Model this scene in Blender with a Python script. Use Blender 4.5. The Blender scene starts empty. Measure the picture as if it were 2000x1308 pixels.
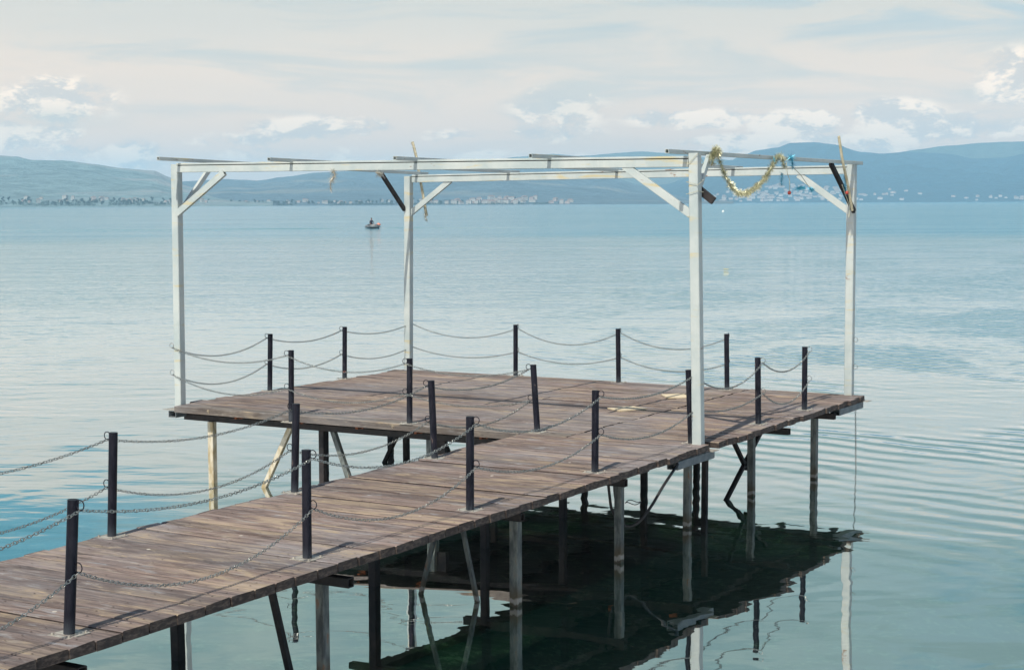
import bpy, math, random
from mathutils import Vector, Matrix, noise as mnoise

# ---------------------------------------------------------------- camera, world, sun, exposure
sc = bpy.context.scene
COL = sc.collection
R = math.radians
PI = math.pi
WATER = -0.93
CAM = Vector((6.741, -14.889, 2.4218))
fw = Vector((-0.50922, 0.85686, -0.08059)); rt = Vector((0.85983, 0.51056, -0.004535)); up = Vector((-0.03726, 0.0716, 0.99674))
cd = bpy.data.cameras.new('camera'); cam = bpy.data.objects.new('camera', cd); COL.objects.link(cam)
m = Matrix.Identity(4)
for i in range(3):
    m[i][0] = rt[i]; m[i][1] = up[i]; m[i][2] = -fw[i]; m[i][3] = CAM[i]
cam.matrix_world = m
cd.sensor_width = 36; cd.lens = 3187.3 / 2000 * 36; cd.clip_start = 0.1; cd.clip_end = 40000
sc.camera = cam
sc.view_settings.view_transform = 'Standard'; sc.view_settings.look = 'None'
sc.view_settings.exposure = 0.0; sc.view_settings.gamma = 1.0
sc.view_settings.use_curve_mapping = False
sc.cycles.volume_bounces = 2

SUN_EL, SUN_DIR = R(52.5), Vector((0.105, -0.995, 0)).normalized()
sd = bpy.data.lights.new('sun', 'SUN'); sun = bpy.data.objects.new('sun', sd); COL.objects.link(sun)
sd.energy = 4.9; sd.angle = R(0.6); sd.color = (1.0, 0.93, 0.80)
sv = Vector((SUN_DIR.x * math.cos(SUN_EL), SUN_DIR.y * math.cos(SUN_EL), math.sin(SUN_EL)))
sun.rotation_euler = sv.to_track_quat('Z', 'Y').to_euler()


class NT:
    """tiny node-tree helper"""
    def __init__(s, tree):
        s.t = tree; tree.nodes.clear()

    def n(s, typ, ins=None, **kw):
        nd = s.t.nodes.new(typ)
        for k, v in kw.items():
            setattr(nd, k, v)
        for k, v in (ins or {}).items():
            s.set(nd.inputs[k], v)
        return nd

    def set(s, sock, v):
        if isinstance(v, bpy.types.NodeSocket):
            s.t.links.new(v, sock)
        else:
            if sock.type == 'RGBA' and hasattr(v, '__len__') and len(v) == 3:
                v = (*v, 1)
            sock.default_value = v

    def math(s, op, a, b=0.0, c=0.0, clamp=False):
        nd = s.n('ShaderNodeMath', {0: a, 1: b, 2: c}, operation=op, use_clamp=clamp); return nd.outputs[0]

    def vm(s, op, a, b=None, out=0):
        nd = s.n('ShaderNodeVectorMath', operation=op); s.set(nd.inputs[0], a)
        if b is not None:
            s.set(nd.inputs[3 if op == 'SCALE' else 1], b)
        return nd.outputs[out]

    def noise(s, vec, scale, detail=4, rough=.5, dist=0.0, out=0):
        nd = s.n('ShaderNodeTexNoise', {'Vector': vec, 'Scale': scale, 'Detail': detail, 'Roughness': rough, 'Distortion': dist})
        return nd.outputs[out]

    def mapr(s, v, a, b, c=0.0, d=1.0, smooth=True):
        nd = s.n('ShaderNodeMapRange', {0: v, 1: a, 2: b, 3: c, 4: d}, interpolation_type='SMOOTHSTEP' if smooth else 'LINEAR')
        return nd.outputs[0]

    def mix(s, f, a, b, blend='MIX'):
        nd = s.n('ShaderNodeMix', data_type='RGBA', blend_type=blend)
        s.set(nd.inputs[0], f); s.set(nd.inputs[6], a); s.set(nd.inputs[7], b); return nd.outputs[2]

    def comb(s, x, y, z):
        return s.n('ShaderNodeCombineXYZ', {0: x, 1: y, 2: z}).outputs[0]


def build_world():
    w = bpy.data.worlds.new('World'); sc.world = w; w.use_nodes = True
    t = NT(w.node_tree)
    out = t.n('ShaderNodeOutputWorld'); bg = t.n('ShaderNodeBackground')
    t.t.links.new(bg.outputs[0], out.inputs[0])
    sky = t.n('ShaderNodeTexSky', sky_type='NISHITA', sun_disc=False, sun_elevation=SUN_EL,
              sun_rotation=math.atan2(SUN_DIR.x, SUN_DIR.y), altitude=700, air_density=1.0, dust_density=2.0, ozone_density=1.0)
    skyc = t.vm('SCALE', sky.outputs[0], 0.105)
    g = t.n('ShaderNodeTexCoord').outputs['Generated']
    d = t.vm('NORMALIZE', g)
    sp = t.n('ShaderNodeSeparateXYZ', {0: d}).outputs
    hl = t.math('SQRT', t.math('ADD', t.math('MULTIPLY', sp[0], sp[0]), t.math('MULTIPLY', sp[1], sp[1])))
    el = t.math('DIVIDE', sp[2], t.math('MAXIMUM', hl, 0.02))
    az = t.math('ARCTAN2', sp[0], sp[1])
    ela = t.math('ABSOLUTE', el)
    # high thin streaks: near-horizontal bands
    p1 = t.comb(t.math('MULTIPLY', az, 7.0), t.math('MULTIPLY', ela, 42.0), 2.3)
    n1 = t.noise(p1, 1.0, 6, .55, .6)
    p1b = t.comb(t.math('MULTIPLY', az, 2.2), t.math('MULTIPLY', ela, 13.0), 8.1)
    n1b = t.noise(p1b, 1.0, 4, .5, .4)
    veil = t.mix(t.mapr(n1b, .35, .65), (0.93, 0.85, 0.76), (0.84, 0.81, 0.755))
    streak = t.math('MULTIPLY', t.mapr(n1, .44, .70), t.mapr(n1b, .30, .62))
    base = t.mix(t.math('MULTIPLY', streak, .95), veil, (0.58, 0.68, 0.72))
    # warm paler zone low down
    base = t.mix(t.mapr(ela, .075, .02, 0, .55), base, (1.12, 0.92, 0.76))
    # open blue patches above the frame (seen in the water)
    p2 = t.comb(t.math('MULTIPLY', az, 5.0), t.math('MULTIPLY', ela, 13.0), 5.2)
    n2 = t.noise(p2, 1.0, 6, .55, 1.1)
    hi = t.mapr(ela, .15, .22)
    gap = t.math('MULTIPLY', t.math('MULTIPLY', t.mapr(n2, .56, .66), .45), hi)
    # the wide blue opening on the left
    dx = t.math('DIVIDE', t.math('ADD', az, R(50.5)), R(7.0)); dy = t.math('DIVIDE', t.math('SUBTRACT', ela, .203), .026)
    rr = t.math('ADD', t.math('MULTIPLY', dx, dx), t.math('MULTIPLY', dy, dy))
    rr = t.math('ADD', rr, t.math('MULTIPLY', t.math('SUBTRACT', n2, .5), 4.0))
    gap = t.math('MAXIMUM', gap, t.mapr(rr, 1.9, .9))
    hi_cloud = t.mix(t.mapr(n1, .38, .62), (0.50, 0.63, 0.64), (0.80, 0.84, 0.78))
    base = t.mix(hi, base, hi_cloud)
    # a little real blue sky shows upper right
    ur = t.math('MULTIPLY', t.mapr(az, R(-27), R(-13)), t.math('MULTIPLY', t.mapr(ela, .075, .12), t.mapr(n1, .42, .56)))
    base = t.mix(t.math('MULTIPLY', ur, .7), base, (0.50, 0.68, 0.80))
    gapc = t.mix(.75, skyc, (0.07, 0.52, 0.74))
    base = t.mix(t.math('MULTIPLY', gap, .9), base, gapc)
    base = t.mix(t.math('MULTIPLY', t.mapr(ela, .34, .60), .92), base, skyc)  # upper sky out of view, darkened to weaken the ambient fill

    # cumulus: fluffy noise in azimuth / elevation, lit from above
    def cum(offx, offy):
        a = t.math('MULTIPLY', t.math('ADD', az, offx), 24.0)
        e = t.math('MULTIPLY', t.math('ADD', ela, offy), 44.0)
        return t.noise(t.comb(a, e, 1.7), 1.0, 10, .66, .15)
    c0 = cum(0, 0); c1 = cum(-.004, .0085)

    def blob(a0, e0, sa, se, amp):
        x = t.math('DIVIDE', t.math('SUBTRACT', az, R(a0)), R(sa)); y = t.math('DIVIDE', t.math('SUBTRACT', ela, e0), se)
        q = t.math('ADD', t.math('MULTIPLY', x, x), t.math('MULTIPLY', y, y))
        return t.math('MULTIPLY', t.math('EXPONENT', t.math('MULTIPLY', q, -1.0)), amp)
    blobs = [(-46.3, .060, 1.9, .013, .30), (-47.5, .040, 2.2, .010, .26), (-45, .032, 4, .008, .18), (-37.2, .045, 2.3, .0075, .26),
             (-40.5, .038, 3, .006, .14), (-33.5, .040, 2, .006, .14),
             (-29.0, .056, 1.8, .014, .20), (-29.3, .042, 1.7, .007, .22), (-24.3, .050, 2.2, .0065, .28), (-20.8, .047, 1.8, .008, .27),
             (-17.6, .052, 1.5, .008, .28), (-13.4, .070, 1.3, .016, .34), (-15.5, .042, 3.5, .009, .24), (-21.0, .036, 6, .006, .18),
             (-11.0, .060, 2, .016, .3), (-54, .05, 4, .012, .25), (-33, .028, 8, .005, .16), (-22, .028, 9, .006, .18), (-46, .024, 6, .005, .16), (-38, .030, 5, .006, .14)]
    s = None
    for b in blobs:
        v = blob(*b); s = v if s is None else t.math('MAXIMUM', s, v)
    dens = t.mapr(t.math('ADD', c0, s), .54, .68)
    dens = t.math('MULTIPLY', dens, t.mapr(s, .03, .12))
    light = t.mapr(t.math('SUBTRACT', c0, c1), -.055, .065)
    cc = t.mix(light, (0.68, 0.71, 0.73), (1.24, 1.16, 1.03))
    base = t.mix(t.math('MULTIPLY', dens, .82), base, cc)
    # thin grey shadow under the big clouds
    und = t.math('MULTIPLY', t.math('MAXIMUM', blob(-46.8, .050, 2.4, .006, .6), blob(-28.9, .060, 1.7, .012, .38)), t.mapr(c0, .3, .6))
    base = t.mix(und, base, (0.60, 0.69, 0.70))
    # warm low air, neutral higher up
    wb = t.mix(t.mapr(ela, .07, .125), (1.22, 1.02, .86), (.915, .90, .85))
    wb = t.mix(t.mapr(ela, .14, .24), wb, (.50, .60, .575))
    base = t.vm('MULTIPLY', base, wb)
    # unseen sky behind and beside the camera, darkened to cut fill light
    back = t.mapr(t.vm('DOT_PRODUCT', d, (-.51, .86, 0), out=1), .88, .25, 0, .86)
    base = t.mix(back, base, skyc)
    # below the horizon: plain pale
    base = t.mix(t.mapr(el, -.30, -.02), (0.3, 0.4, 0.4), base)
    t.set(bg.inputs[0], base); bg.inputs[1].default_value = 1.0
build_world()

# ---------------------------------------------------------------- helpers
RND = random.Random(7)


def tag(o, label=None, cat=None, group=None, kind=None):
    if label: o['label'] = label
    if cat: o['category'] = cat
    if group: o['group'] = group
    if kind: o['kind'] = kind
    return o


def empty(name, loc=(0, 0, 0), rz=0.0):
    o = bpy.data.objects.new(name, None); o.empty_display_size = .2; COL.objects.link(o)
    o.location = loc; o.rotation_euler = (0, 0, rz); return o


class MB:
    def __init__(s): s.v = []; s.f = []; s.mi = []

    def quad(s, ids, mi=0): s.f.append(tuple(ids)); s.mi.append(mi)

    def box(s, c, d, ax=None, mi=0, jit=0.0, rnd=RND):
        """centre, full dims, axes (3 vectors)"""
        c = Vector(c); ax = ax or (Vector((1, 0, 0)), Vector((0, 1, 0)), Vector((0, 0, 1)))
        b = len(s.v)
        for k in range(8):
            p = c + ax[0] * (d[0] / 2 * (1 if k & 1 else -1)) + ax[1] * (d[1] / 2 * (1 if k & 2 else -1)) + ax[2] * (d[2] / 2 * (1 if k & 4 else -1))
            if jit: p = p + Vector((rnd.uniform(-jit, jit), rnd.uniform(-jit, jit), rnd.uniform(-jit, jit)))
            s.v.append(p)
        for q in ((0, 2, 3, 1), (4, 5, 7, 6), (0, 1, 5, 4), (2, 6, 7, 3), (0, 4, 6, 2), (1, 3, 7, 5)):
            s.quad([b + i for i in q], mi)

    def bar(s, a, b, w, h=None, upv=None, mi=0, hollow=0.0, ch=0.0):
        """rectangular tube between two points; hollow>0 opens both ends"""
        a = Vector(a); b = Vector(b); h = h or w; z = (b - a).normalized()
        u = Vector(upv) if upv else (Vector((0, 0, 1)) if abs(z.z) < .9 else Vector((0, 1, 0)))
        x = u.cross(z).normalized(); y = z.cross(x)
        ch = ch or min(w, h) * .07
        def ring(p, W, H, c):
            b0 = len(s.v)
            for sx, sy in ((W - c, H), (W, H - c), (W, -H + c), (W - c, -H), (-W + c, -H), (-W, -H + c), (-W, H - c), (-W + c, H)):
                s.v.append(p + x * sx + y * sy)
            return b0
        r0 = ring(a, w / 2, h / 2, ch); r1 = ring(b, w / 2, h / 2, ch)
        for i in range(8):
            j = (i + 1) % 8; s.quad((r0 + i, r0 + j, r1 + j, r1 + i), mi)
        if hollow:
            t = hollow
            for r_, p, q in ((r0, a, a + z * .12), (r1, b, b - z * .12)):
                i0 = ring(p, w / 2 - t, h / 2 - t, ch * .5); i1 = ring(q, w / 2 - t, h / 2 - t, ch * .5)
                for i in range(8):
                    j = (i + 1) % 8
                    s.quad((r_ + j, r_ + i, i0 + i, i0 + j), mi); s.quad((i0 + j, i0 + i, i1 + i, i1 + j), mi)
                s.f.append(tuple(i1 + i for i in range(8))); s.mi.append(mi)
        else:
            s.f.append(tuple(r0 + i for i in reversed(range(8)))); s.mi.append(mi)
            s.f.append(tuple(r1 + i for i in range(8))); s.mi.append(mi)

    def tube(s, pts, r, n=8, closed=False, mi=0, caps=True):
        pts = [Vector(p) for p in pts]; N = len(pts); rings = []
        rr = r if hasattr(r, '__len__') else [r] * N
        pu = None
        for i, p in enumerate(pts):
            if closed: t = pts[(i + 1) % N] - pts[i - 1]
            else: t = pts[min(i + 1, N - 1)] - pts[max(i - 1, 0)]
            t.normalize()
            u = pu if pu is not None else (Vector((0, 0, 1)) if abs(t.z) < .9 else Vector((1, 0, 0)))
            x = u.cross(t)
            if x.length < 1e-4: x = Vector((1, 0, 0)).cross(t)
            x.normalize(); y = t.cross(x); pu = y
            b = len(s.v); rings.append(b)
            for k in range(n):
                a = 2 * PI * k / n; s.v.append(p + x * (rr[i] * math.cos(a)) + y * (rr[i] * math.sin(a)))
        for i in range(N if closed else N - 1):
            a, b = rings[i], rings[(i + 1) % N]
            for k in range(n):
                j = (k + 1) % n; s.quad((a + k, a + j, b + j, b + k), mi)
        if caps and not closed:
            s.f.append(tuple(rings[0] + k for k in reversed(range(n)))); s.mi.append(mi)
            s.f.append(tuple(rings[-1] + k for k in range(n))); s.mi.append(mi)

    def ball(s, c, r, nu=10, nv=7, sc3=(1, 1, 1), mi=0):
        c = Vector(c); b = len(s.v)
        for j in range(nv + 1):
            th = PI * j / nv
            for i in range(nu):
                a = 2 * PI * i / nu
                s.v.append(c + Vector((r * sc3[0] * math.sin(th) * math.cos(a), r * sc3[1] * math.sin(th) * math.sin(a), r * sc3[2] * math.cos(th))))
        for j in range(nv):
            for i in range(nu):
                k = (i + 1) % nu; s.quad((b + j * nu + i, b + (j + 1) * nu + i, b + (j + 1) * nu + k, b + j * nu + k), mi)

    def build(s, name, mats, parent=None, smooth=False, origin=None):
        me = bpy.data.meshes.new(name)
        o_ = Vector(origin) if origin else Vector((0, 0, 0))
        me.from_pydata([tuple(p - o_) for p in s.v], [], s.f)
        for mm in (mats if isinstance(mats, (list, tuple)) else [mats]): me.materials.append(mm)
        if any(s.mi): me.polygons.foreach_set('material_index', s.mi)
        if smooth is True: me.polygons.foreach_set('use_smooth', [True] * len(me.polygons))
        me.update()
        if smooth == 'angle':
            me.polygons.foreach_set('use_smooth', [True] * len(me.polygons))
            try: me.set_sharp_from_angle(angle=R(35))
            except Exception: pass
        o = bpy.data.objects.new(name, me); COL.objects.link(o)
        if parent is not None: o.parent = parent
        elif origin: o.location = o_
        return o


def mat(name):
    m_ = bpy.data.materials.new(name); m_.use_nodes = True
    t = NT(m_.node_tree); out = t.n('ShaderNodeOutputMaterial'); return m_, t, out


def pbr(t, out, color, rough=.6, metal=0.0, normal=None, **kw):
    b = t.n('ShaderNodeBsdfPrincipled'); t.set(b.inputs['Base Color'], color); t.set(b.inputs['Roughness'], rough); t.set(b.inputs['Metallic'], metal)
    if normal is not None: t.set(b.inputs['Normal'], normal)
    for k, v in kw.items(): t.set(b.inputs[k], v)
    t.t.links.new(b.outputs[0], out.inputs[0]); return b


def bump(t, h, strength=1.0, dist=.01):
    return t.n('ShaderNodeBump', {'Height': h, 'Strength': strength, 'Distance': dist}).outputs[0]

# ---------------------------------------------------------------- materials
def wood_mat(name, c_lo, c_mid, c_hi, dark=1.0):
    m_, t, out = mat(name)
    geo = t.n('ShaderNodeNewGeometry'); pos = geo.outputs['Position']; rnd = geo.outputs['Random Per Island']
    off = t.vm('SCALE', t.comb(rnd, t.math('MULTIPLY', rnd, 7.3), t.math('MULTIPLY', rnd, 3.1)), 40.0)
    p = t.vm('ADD', pos, off)
    g1 = t.noise(t.vm('MULTIPLY', p, (1.3, 38, 38)), 1.0, 6, .62, .5)
    g2 = t.noise(t.vm('MULTIPLY', p, (5, 150, 150)), 1.0, 3, .6)
    st = t.noise(t.vm('MULTIPLY', p, (.9, 5, 5)), 1.0, 5, .6, .8)
    big = t.noise(pos, .55, 3, .5)
    col = t.mix(t.mapr(g1, .34, .64), c_lo, c_mid)
    col = t.mix(t.math('MULTIPLY', t.mapr(st, .48, .68), .62), col, c_hi)
    grey = t.mix(t.mapr(g2, .35, .65), (0.18, 0.185, 0.21), (0.34, 0.345, 0.37))
    col = t.mix(t.math('MULTIPLY', t.mapr(big, .42, .62), .38), col, grey)
    pv = t.mapr(rnd, 0, 1, .72, 1.18, smooth=False)
    col = t.vm('MULTIPLY', col, t.comb(pv, pv, pv))
    mo = t.noise(t.vm('MULTIPLY', p, (3.6, 15, 15)), 1.0, 6, .7, .6)
    col = t.mix(t.math('MULTIPLY', t.mapr(mo, .50, .66), .70), col, t.mix(t.mapr(st, .4, .6), (0.30, 0.305, 0.32), (0.40, 0.31, 0.20)))
    col = t.mix(t.math('MULTIPLY', t.mapr(mo, .48, .34), .5), col, (0.075, 0.055, 0.05))
    # dark mould streaks, cracks
    cr = t.noise(t.vm('MULTIPLY', p, (1.0, 75, 75)), 1.0, 4, .7, .2)
    crk = t.mapr(cr, .63, .70)
    col = t.mix(t.math('MULTIPLY', crk, .75), col, (0.035, 0.028, 0.026))
    ds = t.noise(t.vm('MULTIPLY', p, (1.6, 9, 9)), 1.0, 5, .65, 1.0)
    col = t.mix(t.math('MULTIPLY', t.mapr(ds, .54, .70), .65), col, (0.06, 0.045, 0.04))
    # bird droppings, pale crumbs
    vo = t.n('ShaderNodeTexVoronoi', {'Vector': pos, 'Scale': 4.0, 'Randomness': 1.0})
    sel = t.math('GREATER_THAN', t.n('ShaderNodeSeparateXYZ', {0: vo.outputs['Color']}).outputs[0], .86)
    sp = t.math('MULTIPLY', t.mapr(vo.outputs['Distance'], .075, .045), sel)
    col = t.mix(t.math('MULTIPLY', sp, .8), col, (0.62, 0.58, 0.50))
    # end grain and side faces with shade painted in, undersides nearly black
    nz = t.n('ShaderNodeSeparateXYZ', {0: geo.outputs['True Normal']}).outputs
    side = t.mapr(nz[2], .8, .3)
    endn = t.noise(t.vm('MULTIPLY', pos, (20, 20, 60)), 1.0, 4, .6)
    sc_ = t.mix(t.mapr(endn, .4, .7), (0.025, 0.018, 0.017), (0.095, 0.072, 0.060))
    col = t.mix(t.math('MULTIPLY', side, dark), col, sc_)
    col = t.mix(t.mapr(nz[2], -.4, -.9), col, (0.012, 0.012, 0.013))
    h = t.math('ADD', t.math('MULTIPLY', g1, .6), t.math('MULTIPLY', crk, -.8))
    h = t.math('ADD', h, t.math('MULTIPLY', g2, .25))
    pbr(t, out, col, t.mapr(st, .3, .7, .62, .85), 0, bump(t, h, .7, .006))
    return m_


def paint_mat():
    m_, t, out = mat('pale_blue_grey_paint')
    geo = t.n('ShaderNodeNewGeometry'); pos = geo.outputs['Position']
    n = t.noise(pos, 3.0, 5, .6); f = t.noise(pos, 40, 3, .6)
    col = t.mix(t.mapr(n, .35, .65), (0.37, 0.43, 0.435), (0.47, 0.51, 0.50))
    drip = t.noise(t.vm('MULTIPLY', pos, (30, 30, 1.2)), 1.0, 4, .6)
    col = t.mix(t.math('MULTIPLY', t.mapr(drip, .55, .75), .3), col, (0.38, 0.42, 0.40))
    yl = t.noise(t.vm('MULTIPLY', pos, (1.6, 1.6, 14)), 1.0, 6, .65, .4)
    col = t.mix(t.math('MULTIPLY', t.mapr(yl, .56, .68), .75), col, (0.50, 0.42, 0.22))
    rs = t.noise(t.vm('MULTIPLY', pos, (3.2, 3.2, 9)), 1.0, 7, .7, .6)
    rust = t.mapr(rs, .645, .68)
    col = t.mix(rust, col, t.mix(f, (0.10, 0.035, 0.015), (0.30, 0.13, 0.05)))
    pbr(t, out, col, t.math('ADD', .42, t.math('MULTIPLY', rust, .4)), 0, bump(t, t.math('ADD', f, rust), .25, .002))
    return m_


def simple_mat(name, c1, c2, scale=8.0, rough=.6, metal=0.0, bstr=.2, bdist=.003, stretch=(1, 1, 1)):
    m_, t, out = mat(name)
    pos = t.n('ShaderNodeNewGeometry').outputs['Position']
    n = t.noise(t.vm('MULTIPLY', pos, stretch), scale, 5, .6)
    pbr(t, out, t.mix(t.mapr(n, .35, .65), c1, c2), rough, metal, bump(t, n, bstr, bdist)); return m_


def leg_mat():
    """painted steel pile: pale paint, rust and algae band at the waterline, dark slime below"""
    m_, t, out = mat('weathered_pile')
    pos = t.n('ShaderNodeNewGeometry').outputs['Position']; z = t.n('ShaderNodeSeparateXYZ', {0: pos}).outputs[2]
    n = t.noise(t.vm('MULTIPLY', pos, (14, 14, 4)), 1.0, 5, .65)
    col = t.mix(t.mapr(n, .35, .65), (0.045, 0.055, 0.058), (0.16, 0.18, 0.17))
    col = t.mix(t.math('MULTIPLY', t.mapr(n, .60, .68), .8), col, (0.20, 0.10, 0.05))
    zz = t.math('ADD', z, t.math('MULTIPLY', t.math('SUBTRACT', n, .5), .12))
    band = t.mapr(zz, WATER + .22, WATER + .05)
    col = t.mix(t.math('MULTIPLY', band, .85), col, (0.12, 0.088, 0.045))
    ring = t.math('MULTIPLY', t.mapr(zz, WATER + .075, WATER + .055), t.mapr(zz, WATER + .015, WATER + .03))
    col = t.mix(ring, col, (0.38, 0.34, 0.29))
    col = t.mix(t.mapr(zz, WATER + .01, WATER - .02), col, (0.05, 0.06, 0.035))
    pbr(t, out, col, .6, 0, bump(t, n, .3, .004)); return m_


def chain_mat():
    m_, t, out = mat('galvanised_chain')
    pos = t.n('ShaderNodeNewGeometry').outputs['Position']
    n = t.noise(pos, 3.3, 4, .6); f = t.noise(pos, 60, 2, .5)
    col = t.mix(f, (0.08, 0.09, 0.09), (0.52, 0.54, 0.52))
    r_ = t.mapr(n, .67, .71)
    col = t.mix(r_, col, (0.30, 0.07, 0.03))
    pbr(t, out, col, t.math('ADD', .38, t.math('MULTIPLY', r_, .4)), t.math('SUBTRACT', .75, t.math('MULTIPLY', r_, .7))); return m_


M = {}
M['deck'] = wood_mat('weathered_deck_wood', (0.098, 0.068, 0.060), (0.262, 0.193, 0.167), (0.40, 0.315, 0.225))
M['edge'] = wood_mat('front_edge_board', (0.10, 0.085, 0.075), (0.20, 0.17, 0.145), (0.27, 0.22, 0.18), dark=.35)
M['nail'] = simple_mat('rusty_nail', (0.035, 0.02, 0.015), (0.08, 0.045, 0.03), 60, .7)
M['paint'] = paint_mat()
M['pile'] = leg_mat()
M['chain'] = chain_mat()
def post_mat():
    m_, t, out = mat('dark_navy_paint')
    pos = t.n('ShaderNodeNewGeometry').outputs['Position']; z = t.n('ShaderNodeSeparateXYZ', {0: pos}).outputs[2]
    n = t.noise(t.vm('MULTIPLY', pos, (22, 22, 7)), 1.0, 6, .65); k = t.noise(pos, 45, 3, .6)
    col = t.mix(t.mapr(n, .4, .6), (0.006, 0.0065, 0.013), (0.015, 0.015, 0.024))
    low = t.mapr(t.math('ADD', z, t.math('MULTIPLY', n, .16)), .20, .07)
    col = t.mix(t.math('MULTIPLY', low, .55), col, (0.07, 0.085, 0.10))
    chip = t.mapr(n, .66, .69)
    col = t.mix(chip, col, t.mix(k, (0.12, 0.05, 0.03), (0.14, 0.15, 0.16)))
    pbr(t, out, col, t.math('ADD', .45, t.math('MULTIPLY', chip, .3)), 0, bump(t, t.math('ADD', k, chip), .25, .002), **{'Specular IOR Level': .22}); return m_
M['black'] = post_mat()
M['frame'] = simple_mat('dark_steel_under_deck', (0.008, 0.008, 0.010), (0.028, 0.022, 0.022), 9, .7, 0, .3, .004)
M['rust'] = simple_mat('rusted_tube_end', (0.12, 0.035, 0.015), (0.32, 0.11, 0.05), 30, .8)
M['greysteel'] = simple_mat('grey_painted_steel', (0.11, 0.135, 0.155), (0.17, 0.19, 0.20), 12, .5)
M['plate'] = simple_mat('galvanised_plate', (0.30, 0.28, 0.25), (0.52, 0.49, 0.43), 22, .5, .3)
M['braceT'] = simple_mat('bleached_timber', (0.36, 0.29, 0.17), (0.58, 0.54, 0.44), 5, .75, 0, .4, .006, (3, 3, 1))
M['rubber'] = simple_mat('black_rubber', (0.008, 0.008, 0.010), (0.02, 0.02, 0.022), 10, .55)
M['stick'] = simple_mat('pale_cane', (0.42, 0.37, 0.24), (0.62, 0.57, 0.42), 20, .6)
M['string'] = simple_mat('faded_string', (0.35, 0.36, 0.28), (0.5, 0.5, 0.42), 30, .8)
M['board'] = simple_mat('pale_board', (0.55, 0.45, 0.30), (0.70, 0.60, 0.43), 5, .7)
M['red'] = simple_mat('red_bauble', (0.32, 0.04, 0.035), (0.42, 0.08, 0.06), 5, .12)


def tinsel_mat(name, c1, c2):
    m_, t, out = mat(name); g = t.n('ShaderNodeNewGeometry')
    pbr(t, out, t.mix(g.outputs['Random Per Island'], c1, c2), .35, .45); return m_
M['gold'] = tinsel_mat('gold_tinsel', (0.20, 0.21, 0.11), (1.0, 0.97, 0.70))
M['silver'] = tinsel_mat('silver_tinsel', (0.45, 0.42, 0.34), (0.95, 0.92, 0.84))
M['blue'] = tinsel_mat('blue_tinsel', (0.02, 0.16, 0.26), (0.10, 0.50, 0.68))


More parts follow.
